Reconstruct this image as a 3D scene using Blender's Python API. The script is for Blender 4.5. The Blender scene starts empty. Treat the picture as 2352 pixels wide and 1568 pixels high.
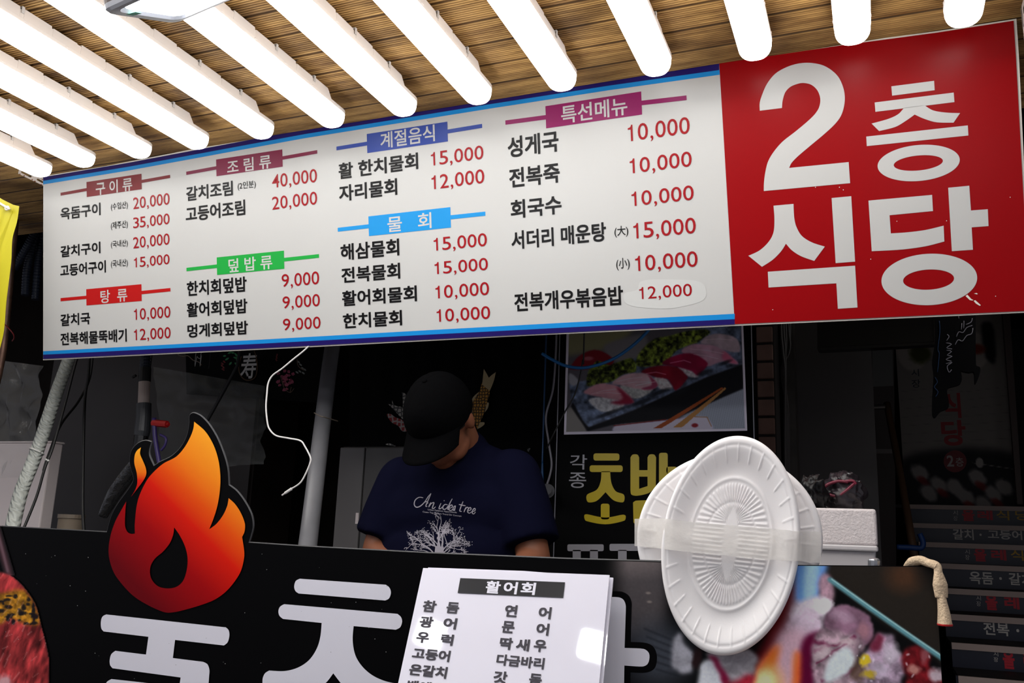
import bpy, bmesh, math, random
import numpy as np
from mathutils import Vector, Matrix, noise
from mathutils.bvhtree import BVHTree

# ------------------------------------------------------------------ camera, world, exposure
SC = bpy.context.scene
COL = SC.collection
W, H, F = 2352.0, 1568.0, 2048.5
R = np.array([[0.9262972255359299, 0.37496207514786917, 0.03710649761487135],
              [-0.046342526998998934, 0.21110510739926744, -0.9763641758182705],
              [-0.3739329086290558, 0.9026838183055833, 0.21292276537154672]])   # rows: image right, image down, forward
CAM = np.array([0.0, 0.0, 1.25])
cam = bpy.data.cameras.new('camera')
cam.sensor_width = 36.0
cam.lens = F / W * 36.0
cam.clip_start = 0.02
cam_o = bpy.data.objects.new('camera', cam)
COL.objects.link(cam_o)
cam_o.matrix_world = Matrix(((R[0][0], -R[1][0], -R[2][0], CAM[0]),
                             (R[0][1], -R[1][1], -R[2][1], CAM[1]),
                             (R[0][2], -R[1][2], -R[2][2], CAM[2]),
                             (0, 0, 0, 1)))
SC.camera = cam_o

world = bpy.data.worlds.new('world')
SC.world = world
world.use_nodes = True
world.node_tree.nodes['Background'].inputs[0].default_value = (0.62, 0.62, 0.70, 1)
world.node_tree.nodes['Background'].inputs[1].default_value = 0.40     # dim covered street

SC.view_settings.view_transform = 'Standard'
SC.view_settings.look = 'None'
SC.view_settings.gamma = 1.0
SC.view_settings.use_curve_mapping = False
SC.view_settings.exposure = 0.42
TUBE_EMIT = 5.6
LED_EMIT = 30.0

random.seed(7)

# ------------------------------------------------------------------ helpers
def ray(x, y):
    d = R.T @ np.array([(x - W / 2) / F, (y - H / 2) / F, 1.0])
    return d / d[1]

def P(x, y, Y):
    return CAM + ray(x, y) * Y

def lin(c):
    c = np.asarray(c, float) / 255.0
    return np.where(c <= 0.04045, c / 12.92, ((c + 0.055) / 1.055) ** 2.4)

class Plane:
    def __init__(self, o, u, v):
        self.o = np.array(o, float)
        self.u = np.array(u, float) / np.linalg.norm(u)
        v = np.array(v, float)
        v = v - self.u * (v @ self.u)
        self.v = v / np.linalg.norm(v)
        self.n = np.cross(self.u, self.v)
        if self.n @ (self.o - CAM) > 0:
            self.n = -self.n

    def uv(self, x, y):
        d = ray(x, y)
        t = ((self.o - CAM) @ self.n) / (d @ self.n)
        q = CAM + d * t - self.o
        return (q @ self.u, q @ self.v)

    def pt(self, a, b, h=0.0):
        return self.o + self.u * a + self.v * b + self.n * h

def zc(ox, oy, s):
    return lambda p: ((p[0] / s + ox, p[1] / s + oy) + tuple(p[2:]))

def smooth(pts, n=7, closed=True):
    N = len(pts)
    out = []
    for i in range(N if closed else N - 1):
        p1, p2 = pts[i], pts[(i + 1) % N]
        c1, c2 = len(p1) > 2, len(p2) > 2
        a = np.array(p1[:2], float)
        b = np.array(p2[:2], float)
        if c1 and c2:
            out.append(tuple(a))
            continue
        p0 = pts[i - 1] if (closed or i > 0) else p1
        p3 = pts[(i + 2) % N] if (closed or i + 2 < N) else p2
        m1 = (b - np.array(p0[:2])) * 0.5 if not c1 else (b - a) * 0.6
        m2 = (np.array(p3[:2]) - a) * 0.5 if not c2 else (b - a) * 0.6
        L = np.linalg.norm(b - a)
        for m in (m1, m2):
            l = np.linalg.norm(m)
            if l > L:
                m *= L / l
        for k in range(n):
            t = k / n
            q = (2*t**3 - 3*t**2 + 1)*a + (t**3 - 2*t**2 + t)*m1 + (-2*t**3 + 3*t**2)*b + (t**3 - t**2)*m2
            out.append(tuple(q))
    if not closed:
        out.append(tuple(pts[-1][:2]))
    return out

def smooth3(pts, n=8):
    pts = [np.array(p, float) for p in pts]
    out = []
    for i in range(len(pts) - 1):
        p0 = pts[max(i - 1, 0)]; p1 = pts[i]; p2 = pts[i + 1]; p3 = pts[min(i + 2, len(pts) - 1)]
        for k in range(n):
            t = k / n
            out.append(0.5 * ((2*p1) + (-p0 + p2)*t + (2*p0 - 5*p1 + 4*p2 - p3)*t*t + (-p0 + 3*p1 - 3*p2 + p3)*t**3))
    out.append(pts[-1])
    return out

class MB:
    """collects shapes and links them as one mesh object"""
    def __init__(self):
        self.v = []
        self.f = []

    def add(self, vs, fs):
        k = len(self.v)
        self.v += [tuple(float(c) for c in p) for p in vs]
        self.f += [tuple(i + k for i in q) for q in fs]
        return self

    def box(self, a, b):
        (x0, y0, z0), (x1, y1, z1) = a, b
        vs = [(x0, y0, z0), (x1, y0, z0), (x1, y1, z0), (x0, y1, z0), (x0, y0, z1), (x1, y0, z1), (x1, y1, z1), (x0, y1, z1)]
        return self.add(vs, [(0, 3, 2, 1), (4, 5, 6, 7), (0, 1, 5, 4), (1, 2, 6, 5), (2, 3, 7, 6), (3, 0, 4, 7)])

    def hexa(self, q):
        """8 points: 4 bottom, 4 top"""
        return self.add(q, [(0, 3, 2, 1), (4, 5, 6, 7), (0, 1, 5, 4), (1, 2, 6, 5), (2, 3, 7, 6), (3, 0, 4, 7)])

    def tube(self, pts, r, n=10, sm=0, cap=True, sq=1.0):
        if sm:
            rr = r
            pts = smooth3(pts, sm)
        pts = [np.array(p, float) for p in pts]
        N = len(pts)
        rs = [r] * N if not hasattr(r, '__len__') else list(np.interp(np.linspace(0, 1, N), np.linspace(0, 1, len(r)), r))
        T = [pts[min(i + 1, N - 1)] - pts[max(i - 1, 0)] for i in range(N)]
        T = [t / (np.linalg.norm(t) + 1e-12) for t in T]
        a = np.array([0, 0, 1.0]) if abs(T[0][2]) < 0.9 else np.array([1.0, 0, 0])
        u = np.cross(T[0], a); u /= np.linalg.norm(u)
        vs = []
        for i in range(N):
            u = u - T[i] * (u @ T[i]); u /= np.linalg.norm(u)
            w = np.cross(T[i], u)
            for k in range(n):
                an = 2 * math.pi * k / n
                vs.append(pts[i] + rs[i] * (math.cos(an) * u + sq * math.sin(an) * w))
        fs = []
        for i in range(N - 1):
            for k in range(n):
                a0 = i * n + k; a1 = i * n + (k + 1) % n
                fs.append((a0, a1, a1 + n, a0 + n))
        if cap:
            fs.append(tuple(range(n - 1, -1, -1)))
            fs.append(tuple((N - 1) * n + k for k in range(n)))
        return self.add(vs, fs)

    def ellip(self, c, r, rot=None, nu=20, nv=12):
        vs = []; fs = []
        M = np.eye(3) if rot is None else np.array(rot)
        for j in range(nv + 1):
            th = math.pi * j / nv
            for i in range(nu):
                ph = 2 * math.pi * i / nu
                q = np.array([r[0]*math.sin(th)*math.cos(ph), r[1]*math.sin(th)*math.sin(ph), r[2]*math.cos(th)])
                vs.append(np.array(c) + M @ q)
        for j in range(nv):
            for i in range(nu):
                a = j*nu + i; b = j*nu + (i+1) % nu
                fs.append((a, a+nu, b+nu, b))
        return self.add(vs, fs)

    def caps(self, p0, p1, r0, r1, sy=1.0):
        """tapered capsule"""
        p0 = np.array(p0, float); p1 = np.array(p1, float)
        d = p1 - p0; L = np.linalg.norm(d); d /= L
        pts = []; rs = []
        for k in range(7):
            an = math.pi/2*(1 - k/6.0)
            pts.append(p0 - d*r0*math.sin(an)); rs.append(max(r0*math.cos(an), 1e-4))
        for k in range(7):
            an = math.pi/2*(k/6.0)
            pts.append(p1 + d*r1*math.sin(an)); rs.append(max(r1*math.cos(an), 1e-4))
        k0 = len(self.v)
        N = len(pts)
        a = np.array([0, 0, 1.0]) if abs(d[2]) < 0.9 else np.array([1.0, 0, 0])
        u = np.cross(d, a); u /= np.linalg.norm(u); w = np.cross(d, u)
        vs = []; n = 16
        for i in range(N):
            for k in range(n):
                an = 2*math.pi*k/n
                o = rs[i]*(math.cos(an)*u + math.sin(an)*w)
                o[1] *= sy
                vs.append(pts[i] + o)
        fs = []
        for i in range(N-1):
            for k in range(n):
                a0 = i*n+k; a1 = i*n+(k+1) % n
                fs.append((a0, a1, a1+n, a0+n))
        fs.append(tuple(range(n-1, -1, -1))); fs.append(tuple((N-1)*n+k for k in range(n)))
        return self.add(vs, fs)

    def build(self, name, material, parent=None, shade=False, remesh=None, smooth_it=0, bevel=0, cols=None, subd=0):
        v = np.array(self.v, float)
        if parent is not None:
            off = np.array(root_loc(parent))
        else:
            off = np.array([(v[:, 0].min() + v[:, 0].max())/2, (v[:, 1].min() + v[:, 1].max())/2, v[:, 2].min()])
        me = bpy.data.meshes.new(name)
        me.from_pydata([tuple(p) for p in (v - off)], [], self.f)
        o = bpy.data.objects.new(name, me)
        COL.objects.link(o)
        if remesh or bevel or subd:
            if remesh:
                bm = bmesh.new(); bm.from_mesh(me); bmesh.ops.recalc_face_normals(bm, faces=bm.faces); bm.to_mesh(me); bm.free()
                m = o.modifiers.new('r', 'REMESH'); m.mode = 'VOXEL'; m.voxel_size = remesh
                m2 = o.modifiers.new('s', 'SMOOTH'); m2.factor = 0.5; m2.iterations = smooth_it or 4
            if bevel:
                m = o.modifiers.new('b', 'BEVEL'); m.width = bevel; m.segments = 2; m.limit_method = 'ANGLE'
            if subd:
                m = o.modifiers.new('u', 'SUBSURF'); m.levels = subd; m.render_levels = subd
            dg = bpy.context.evaluated_depsgraph_get()
            nm = bpy.data.meshes.new_from_object(o.evaluated_get(dg))
            o.modifiers.clear()
            o.data = nm
            bpy.data.meshes.remove(me)
            me = nm; me.name = name
        if shade:
            me.polygons.foreach_set('use_smooth', [True]*len(me.polygons))
        if cols is not None:
            at = me.color_attributes.new('col', 'FLOAT_COLOR', 'POINT')
            c4 = np.ones((len(v), 4), np.float32); c4[:, :3] = cols
            at.data.foreach_set('color', c4.ravel())
        me.materials.clear()
        me.materials.append(material)
        if parent is not None:
            o.parent = parent
        else:
            o.location = tuple(off)
        me.update()
        return o

def root_loc(p):
    loc = np.array(p.location)
    while p.parent is not None:
        p = p.parent
        loc = loc + np.array(p.location)
    return loc

def tag(o, label=None, cat=None, group=None, kind=None):
    if label: o['label'] = label
    if cat: o['category'] = cat
    if group: o['group'] = group
    if kind: o['kind'] = kind
    return o

def thing(name, label, cat, loc, group=None):
    o = bpy.data.objects.new(name, None)
    COL.objects.link(o)
    o.location = tuple(float(c) for c in loc)
    o.empty_display_size = 0.05
    return tag(o, label, cat, group)

# ---- 2D filled shapes and text
def _curve_to_2d(c):
    o = bpy.data.objects.new('tmp', c)
    COL.objects.link(o)
    dg = bpy.context.evaluated_depsgraph_get()
    m = bpy.data.meshes.new_from_object(o.evaluated_get(dg))
    v = [tuple(p.co) for p in m.vertices]
    f = [tuple(p.vertices) for p in m.polygons]
    bpy.data.objects.remove(o)
    bpy.data.curves.remove(c)
    bpy.data.meshes.remove(m)
    return np.array(v), f

def fill2d(polys, extrude=0.0):
    c = bpy.data.curves.new('tmp', 'CURVE')
    c.dimensions = '2D'; c.fill_mode = 'BOTH'; c.extrude = extrude
    for pl in polys:
        s = c.splines.new('POLY')
        s.points.add(len(pl) - 1)
        for i, p in enumerate(pl):
            s.points[i].co = (p[0], p[1], 0, 1)
        s.use_cyclic_u = True
    return _curve_to_2d(c)

_tc = {}
def text2d(s, bold=0.0):
    k = (s, bold)
    if k not in _tc:
        c = bpy.data.curves.new('tmp', 'FONT')
        c.body = s; c.offset = bold; c.resolution_u = 4
        _tc[k] = _curve_to_2d(c)
    v, f = _tc[k]
    return v.copy(), f

def poly_px(mb, plane, polys, h, extrude=0.0):
    """polygons whose outlines were read off the photo, laid on a real plane"""
    uvp = [[plane.uv(*p[:2]) for p in pl] for pl in polys]
    v, f = fill2d(uvp, extrude)
    mb.add([plane.pt(p[0], p[1], h + (p[2] if extrude else 0)) for p in v], f)
    return mb

def digits2d(s, bold=0.006):
    """price numerals set one by one on even widths; the 1 is a stem with a flag"""
    k = ('num', s, bold)
    if k not in _tc:
        V = []; Fc = []; x = 0.0
        for ch in s:
            n0 = sum(len(q) for q in V)
            if ch == ',':
                v, f = text2d(',', bold); w = 0.278
                v = v.copy(); v[:, 0] += x + 0.139 - (v[:, 0].min() + v[:, 0].max())/2
            elif ch == '1':
                w = 0.556; b = bold
                v, f = fill2d([[(0.26 - b, 0), (0.35 + b, 0), (0.35 + b, 0.70), (0.285 - b, 0.70), (0.262, 0.635), (0.215, 0.59), (0.12, 0.570), (0.12, 0.505 - b), (0.26 - b, 0.505 - b)]])
                v = v.copy(); v[:, 0] += x
            else:
                w = 0.556
                v, f = text2d(ch, bold); v = v.copy()
                a0, a1 = v[:, 0].min(), v[:, 0].max(); y0, y1 = v[:, 1].min(), v[:, 1].max()
                v[:, 0] = x + 0.038 + (v[:, 0] - a0)/(a1 - a0)*0.48
                v[:, 1] = -0.008 + (v[:, 1] - y0)/(y1 - y0)*0.716
            V.append(v); Fc += [tuple(i + n0 for i in q) for q in f]
            x += w
        _tc[k] = (np.vstack(V), Fc)
    v, f = _tc[k]
    return v.copy(), f

def text_on(mb, plane, s, tl, br, h, bold=0.0, digits=False, mono=None):
    full = bold; bold = min(bold, 0.012)
    v, f = digits2d(s, bold) if digits else text2d(s, bold)
    x0, x1 = v[:, 0].min(), v[:, 0].max()
    y0, y1 = (0.0 if digits else v[:, 1].min()), v[:, 1].max()
    a0, b1 = plane.uv(*tl); a1, b0 = plane.uv(*br)
    sh_ = max(0.0, full - bold)
    X = a0 + (v[:, 0] - x0)/(x1 - x0)*(a1 - a0)
    Y = b0 + (v[:, 1] - y0)/(y1 - y0)*(b1 - b0)
    if sh_ > 0:                                # heavier weight: the same glyph struck again, slightly shifted
        ex = sh_*(a1 - a0)/(x1 - x0); ey = sh_*(b1 - b0)/(y1 - y0)
        for q, (dx, dy) in enumerate(((-1, -1), (1, -1), (1, 1), (-1, 1))):
            mb.add([plane.pt(X[i] + dx*ex, Y[i] + dy*ey, h - q*0.00005) for i in range(len(v))], f)
    else:
        mb.add([plane.pt(X[i], Y[i], h) for i in range(len(v))], f)
    return mb

# ------------------------------------------------------------------ materials
def mat(name, c, rough=0.5, spec=0.5, metal=0.0, emit=None, estr=0.0, alpha=1.0, trans=0.0, var=0.0, vscale=8.0, bump=0.0, bscale=40.0, sss=0.0):
    m = bpy.data.materials.new(name)
    m.use_nodes = True
    nt = m.node_tree
    b = nt.nodes['Principled BSDF']
    L = lin(c)
    b.inputs['Base Color'].default_value = (*L, 1)
    b.inputs['Roughness'].default_value = rough
    b.inputs['Specular IOR Level'].default_value = spec
    b.inputs['Metallic'].default_value = metal
    b.inputs['Alpha'].default_value = alpha
    b.inputs['Transmission Weight'].default_value = trans
    if emit is not None:
        b.inputs['Emission Color'].default_value = (*lin(emit), 1)
        b.inputs['Emission Strength'].default_value = estr
    tc = nt.nodes.new('ShaderNodeTexCoord')
    if var > 0:
        n = nt.nodes.new('ShaderNodeTexNoise'); n.inputs['Scale'].default_value = vscale; n.inputs['Detail'].default_value = 5
        nt.links.new(tc.outputs['Object'], n.inputs['Vector'])
        r = nt.nodes.new('ShaderNodeValToRGB')
        r.color_ramp.elements[0].position = 0.3; r.color_ramp.elements[1].position = 0.7
        r.color_ramp.elements[0].color = (*(L*(1 - var)), 1)
        r.color_ramp.elements[1].color = (*np.minimum(L*(1 + var), 1), 1)
        nt.links.new(n.outputs['Fac'], r.inputs['Fac'])
        nt.links.new(r.outputs['Color'], b.inputs['Base Color'])
    if bump > 0:
        n = nt.nodes.new('ShaderNodeTexNoise'); n.inputs['Scale'].default_value = bscale; n.inputs['Detail'].default_value = 4
        nt.links.new(tc.outputs['Object'], n.inputs['Vector'])
        bn = nt.nodes.new('ShaderNodeBump'); bn.inputs['Strength'].default_value = bump; bn.inputs['Distance'].default_value = 0.01
        nt.links.new(n.outputs['Fac'], bn.inputs['Height'])
        nt.links.new(bn.outputs['Normal'], b.inputs['Normal'])
    return m

def mat_vcol(name, rough=0.35, spec=0.5):
    m = bpy.data.materials.new(name)
    m.use_nodes = True
    nt = m.node_tree
    b = nt.nodes['Principled BSDF']
    b.inputs['Roughness'].default_value = rough
    b.inputs['Specular IOR Level'].default_value = spec
    a = nt.nodes.new('ShaderNodeVertexColor'); a.layer_name = 'col'
    nt.links.new(a.outputs['Color'], b.inputs['Base Color'])
    return m

SIGN_R = 0.36
M = {}
M['sign_white'] = mat('sign_white', (190, 190, 188), SIGN_R, 0.3)
M['sign_edge'] = mat('sign_edge', (226, 220, 210), 0.4)
M['sign_patch'] = mat('correction_white', (197, 198, 196), 0.45, 0.3)
M['sign_red'] = mat('sign_red', (143, 2, 8), 0.30, 0.10)
M['navy'] = mat('sign_navy', (28, 14, 92), SIGN_R, 0.15)
M['sky'] = mat('sign_sky_blue', (16, 134, 208), SIGN_R, 0.2)
M['ink'] = mat('sign_black_ink', (11, 10, 11), SIGN_R, 0.15)
M['price'] = mat('sign_red_ink', (150, 9, 20), SIGN_R, 0.15)
M['tube'] = mat('lit_diffuser', (255, 255, 255), 0.4, 0.3, emit=(255, 253, 250), estr=TUBE_EMIT)
M['lamp_white'] = mat('lamp_white_plastic', (240, 232, 226), 0.35, 0.5)
M['clip'] = mat('clip_steel', (214, 210, 208), 0.4, 0.5)
M['led'] = mat('led_face', (255, 255, 255), 0.4, 0.3, emit=(250, 252, 255), estr=LED_EMIT)
M['led_near'] = mat('led_face_near', (255, 255, 255), 0.4, 0.3, emit=(250, 252, 255), estr=24.0)
M['lamp_grey'] = mat('lamp_grey_paint', (176, 178, 186), 0.35)
M['lamp_brown'] = mat('lamp_brown_back', (70, 52, 46), 0.5)
M['green'] = mat('green_sticker', (60, 160, 130), 0.5)
M['board_black'] = mat('board_black', (6, 6, 7), 0.34, 0.06)
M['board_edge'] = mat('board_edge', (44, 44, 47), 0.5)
M['board_white'] = mat('board_white_print', (226, 225, 236), 0.35, 0.4)
M['sheet'] = mat('acrylic_white', (232, 230, 242), 0.035, 0.5)
M['sheet_ink'] = mat('sheet_grey_ink', (66, 63, 70), 0.4, 0.25)
M['sheet_bar'] = mat('sheet_dark_bar', (58, 58, 60), 0.12, 0.5)
M['foam'] = mat('white_foam', (252, 248, 248), 0.45, 0.35, bump=0.03, bscale=400)
_b = M['foam'].node_tree.nodes['Principled BSDF']; _b.inputs['Subsurface Weight'].default_value = 0.3; _b.inputs['Subsurface Scale'].default_value = 0.02; _b.inputs['Subsurface Radius'].default_value = (1, 0.95, 0.95)
M['vcol'] = mat_vcol('printed_photo', 0.34, 0.06)
M['vcol_matte'] = mat_vcol('printed_photo_matte', 0.5, 0.15)
M['black'] = mat('matte_black', (7, 7, 8), 0.7, 0.08)
M['gloss_black'] = mat('gloss_black', (9, 9, 10), 0.25, 0.5)
M['wall'] = mat('dark_wall_paint', (32, 26, 23), 0.8, 0.2, var=0.25, vscale=3)
M['wall_grey'] = mat('grey_wall_paint', (48, 46, 45), 0.7, 0.3, var=0.15, vscale=2)
M['floor'] = mat('concrete', (120, 117, 114), 0.8, var=0.3, vscale=4)

# ------------------------------------------------------------------ planes
SIGN = Plane(P(98, 404, 2.0), (1, 0, 0), (0, -math.sin(math.radians(11)), math.cos(math.radians(11))))
BY = 1.45
BOARD = Plane(P(1000, 1400, BY), (1, 0, 0), (0, 0, 1))
SHEET = Plane(P(1186, 1312, BY - 0.035), (1, 0, 0), (0, math.sin(math.radians(20)), math.cos(math.radians(20))))
PY = 2.75
POSTER = Plane(P(1300, 1000, PY), (1, 0, 0), (0, 0, 1))
CZ = 2.385                                                    # underside of the plank ceiling

# ------------------------------------------------------------------ the setting
def wood_mat():
    m = bpy.data.materials.new('reeded_plank_wood')
    m.use_nodes = True
    nt = m.node_tree; b = nt.nodes['Principled BSDF']
    b.inputs['Roughness'].default_value = 0.55
    b.inputs['Specular IOR Level'].default_value = 0.3
    tc = nt.nodes.new('ShaderNodeTexCoord')
    mp = nt.nodes.new('ShaderNodeMapping'); mp.inputs['Scale'].default_value = (2.2, 26, 1)
    nt.links.new(tc.outputs['Object'], mp.inputs['Vector'])
    n = nt.nodes.new('ShaderNodeTexNoise'); n.inputs['Scale'].default_value = 2.0; n.inputs['Detail'].default_value = 8; n.inputs['Roughness'].default_value = 0.65
    nt.links.new(mp.outputs['Vector'], n.inputs['Vector'])
    r = nt.nodes.new('ShaderNodeValToRGB')
    r.color_ramp.elements[0].position = 0.3; r.color_ramp.elements[0].color = (*lin((124, 86, 43)), 1)
    r.color_ramp.elements[1].position = 0.72; r.color_ramp.elements[1].color = (*lin((224, 180, 110)), 1)
    nt.links.new(n.outputs['Fac'], r.inputs['Fac'])
    # dark stains
    n2 = nt.nodes.new('ShaderNodeTexNoise'); n2.inputs['Scale'].default_value = 3.2; n2.inputs['Detail'].default_value = 6
    mp2 = nt.nodes.new('ShaderNodeMapping'); mp2.inputs['Scale'].default_value = (1.0, 2.0, 1)
    nt.links.new(tc.outputs['Object'], mp2.inputs['Vector']); nt.links.new(mp2.outputs['Vector'], n2.inputs['Vector'])
    r2 = nt.nodes.new('ShaderNodeValToRGB')
    r2.color_ramp.elements[0].position = 0.36; r2.color_ramp.elements[0].color = (0.42, 0.38, 0.34, 1)
    r2.color_ramp.elements[1].position = 0.56; r2.color_ramp.elements[1].color = (1, 1, 1, 1)
    nt.links.new(n2.outputs['Fac'], r2.inputs['Fac'])
    # knots
    vo = nt.nodes.new('ShaderNodeTexVoronoi'); vo.inputs['Scale'].default_value = 4.5
    mp3 = nt.nodes.new('ShaderNodeMapping'); mp3.inputs['Scale'].default_value = (1.0, 2.6, 1)
    nt.links.new(tc.outputs['Object'], mp3.inputs['Vector']); nt.links.new(mp3.outputs['Vector'], vo.inputs['Vector'])
    r3 = nt.nodes.new('ShaderNodeValToRGB')
    r3.color_ramp.elements[0].position = 0.035; r3.color_ramp.elements[0].color = (0.12, 0.08, 0.06, 1)
    r3.color_ramp.elements[1].position = 0.075; r3.color_ramp.elements[1].color = (1, 1, 1, 1)
    nt.links.new(vo.outputs['Distance'], r3.inputs['Fac'])
    a = nt.nodes.new('ShaderNodeMix'); a.data_type = 'RGBA'; a.blend_type = 'MULTIPLY'; a.inputs['Factor'].default_value = 1
    nt.links.new(r.outputs['Color'], a.inputs['A']); nt.links.new(r2.outputs['Color'], a.inputs['B'])
    a2 = nt.nodes.new('ShaderNodeMix'); a2.data_type = 'RGBA'; a2.blend_type = 'MULTIPLY'; a2.inputs['Factor'].default_value = 1
    nt.links.new(a.outputs['Result'], a2.inputs['A']); nt.links.new(r3.outputs['Color'], a2.inputs['B'])
    # darker colour in the grooves of the reeding and in the plank joints
    ge = nt.nodes.new('ShaderNodeNewGeometry'); sx = nt.nodes.new('ShaderNodeSeparateXYZ')
    nt.links.new(ge.outputs['Position'], sx.inputs[0])
    def mth(op, a, bv):
        q = nt.nodes.new('ShaderNodeMath'); q.operation = op
        nt.links.new(a, q.inputs[0]); q.inputs[1].default_value = bv
        return q.outputs[0]
    t = mth('ADD', sx.outputs['Y'], 0.75); t = mth('DIVIDE', t, 0.092); t = mth('FRACT', t, 0)
    t = mth('MULTIPLY', t, 0.092); jn = t; t = mth('SUBTRACT', t, 0.003); t = mth('DIVIDE', t, 0.0077); t = mth('ADD', t, 1.0); t = mth('FRACT', t, 0)
    r4 = nt.nodes.new('ShaderNodeValToRGB'); e4 = r4.color_ramp.elements
    e4[0].position = 0.0; e4[0].color = (0.18, 0.15, 0.12, 1); e4[1].position = 0.26; e4[1].color = (1, 1, 1, 1)
    q4 = e4.new(0.82); q4.color = (1, 1, 1, 1); q4 = e4.new(1.0); q4.color = (0.2, 0.16, 0.13, 1)
    nt.links.new(t, r4.inputs['Fac'])
    r5 = nt.nodes.new('ShaderNodeValToRGB'); e5 = r5.color_ramp.elements
    e5[0].position = 0.012; e5[0].color = (0.35, 0.3, 0.25, 1); e5[1].position = 0.05; e5[1].color = (1, 1, 1, 1)
    nt.links.new(mth('MULTIPLY', jn, 10.0), r5.inputs['Fac'])
    a3 = nt.nodes.new('ShaderNodeMix'); a3.data_type = 'RGBA'; a3.blend_type = 'MULTIPLY'; a3.inputs['Factor'].default_value = 1
    nt.links.new(a2.outputs['Result'], a3.inputs['A']); nt.links.new(r4.outputs['Color'], a3.inputs['B'])
    a4 = nt.nodes.new('ShaderNodeMix'); a4.data_type = 'RGBA'; a4.blend_type = 'MULTIPLY'; a4.inputs['Factor'].default_value = 1
    nt.links.new(a3.outputs['Result'], a4.inputs['A']); nt.links.new(r5.outputs['Color'], a4.inputs['B'])
    nt.links.new(a4.outputs['Result'], b.inputs['Base Color'])
    return m
M['wood'] = wood_mat()

def build_ceiling():
    mb = MB()
    pw, rib = 0.092, 0.0077
    y = -0.75
    prof = []
    while y < 2.42:
        k = 0
        prof += [(y, 0.008), (y + 0.0010, 0.006)]
        nr = int((pw - 0.006)/rib)
        for i in range(nr):
            a = y + 0.003 + i*rib
            prof += [(a, 0.0032), (a + rib*0.25, 0.0004), (a + rib*0.6, 0.0), (a + rib*0.88, 0.0022)]
        prof += [(y + pw - 0.002, 0.003), (y + pw - 0.001, 0.006)]
        y += pw
    xs = [-5.0, -3.5, -2.0, -0.8, 0.4, 1.8]
    vs = []
    for x in xs:
        for (yy, zz) in prof:
            vs.append((x, yy, CZ + zz))
    n = len(prof); fs = []
    for i in range(len(xs) - 1):
        for j in range(n - 1):
            fs.append((i*n + j, i*n + j + 1, (i+1)*n + j + 1, (i+1)*n + j))
    mb.add(vs, fs)
    mb.box((-5.0, -0.75, CZ + 0.018), (1.8, 2.43, CZ + 0.06))
    return tag(mb.build('ceiling', M['wood']), 'reeded brown plank ceiling above the lit tubes', 'ceiling', kind='structure')
build_ceiling()

def struct(name, a, b, m, label):
    o = MB().box(a, b).build(name, m)
    return tag(o, label, name.split('_')[0], kind='structure')
struct('floor', (-6.2, -4.5, -0.1), (3.2, 7.6, 0.0), M['floor'], 'grey concrete floor of the stall')
struct('wall_back', (-6.2, 3.9, 0.0), (-0.42, 4.0, 2.9), M['wall'], 'dark brown wall behind the stall')
struct('wall_left', (-6.2, 2.45, 0.0), (-6.1, 3.9, 2.9), M['wall'], 'dark side wall at the far left of the stall')
struct('wall_right', (1.75, 2.5, 0.0), (1.85, 7.6, 2.9), M['wall_grey'], 'dark grey wall at the right of the stairs')
struct('wall_rear', (-1.6, 7.4, 0.0), (1.85, 7.5, 2.9), M['wall_grey'], 'dark grey wall behind the staircase')
struct('wall_inner', (-1.6, 4.0, 0.0), (-1.5, 7.4, 2.9), M['wall_grey'], 'dark grey wall at the left of the stairwell')
struct('trim_1', (-6.2, 2.44, 2.9), (3.2, 7.6, 2.98), M['black'], 'dark roof over the inside of the stall')
struct('trim_2', (-6.2, 2.44, CZ + 0.06), (3.2, 2.50, 2.9), M['black'], 'black beam above the inner edge of the plank ceiling')

# ------------------------------------------------------------------ tube lights
TUBE_X = [-2.427, -2.225, -2.0, -1.786, -1.557, -1.325, -1.105, -0.892, -0.668, -0.437, -0.212, -0.008, 0.206]
def stadium_loft(mb, L, hw, prof_h, top, n=14, nc=12, taper=0.6):
    """long lens: y from 0 (sign end) to -L, rounded ends; half ellipse hanging below z=top"""
    ys = []
    for k in range(nc + 1):
        a = math.pi/2*k/nc
        ys.append((-(hw - hw*math.sin(a)), math.cos(math.pi/2 - a)))   # from the tip
    st = []
    for k in range(nc + 1):
        a = math.pi/2*k/nc
        st.append((-hw*(1 - math.sin(a)) if False else -(hw*(1 - math.cos(a)))*1.0, max(math.sin(a), 0.02)))
    st2 = [(-L - y, s) for (y, s) in st][::-1]
    seq = st + st2
    vs = []
    for (y, s) in seq:
        for i in range(n + 1):
            t = math.pi*i/n
            cx = math.cos(t); sx = math.sin(t)
            e = 0.72
            vs.append((hw*s*math.copysign(abs(cx)**e, cx), y, top - prof_h*(s**taper)*abs(sx)**e))
    fs = []
    m = n + 1
    for j in range(len(seq) - 1):
        for i in range(n):
            fs.append((j*m + i, (j+1)*m + i, (j+1)*m + i + 1, j*m + i + 1))
    return mb.add(vs, fs)

def slab_stadium(mb, L, hw, z0, z1, n=14):
    pts = []
    for k in range(n + 1):
        a = math.pi*k/n
        pts.append((hw*math.cos(a), -hw + hw*math.sin(a)))
    for k in range(n + 1):
        a = math.pi + math.pi*k/n
        pts.append((hw*math.cos(a), -L + hw + hw*math.sin(a)))
    N = len(pts)
    vs = [(x, y, z0) for x, y in pts] + [(x, y, z1) for x, y in pts]
    fs = [(i, (i+1) % N, N + (i+1) % N, N + i) for i in range(N)]
    fs += [tuple(range(N-1, -1, -1)), tuple(range(N, 2*N))]
    return mb.add(vs, fs)

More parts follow.
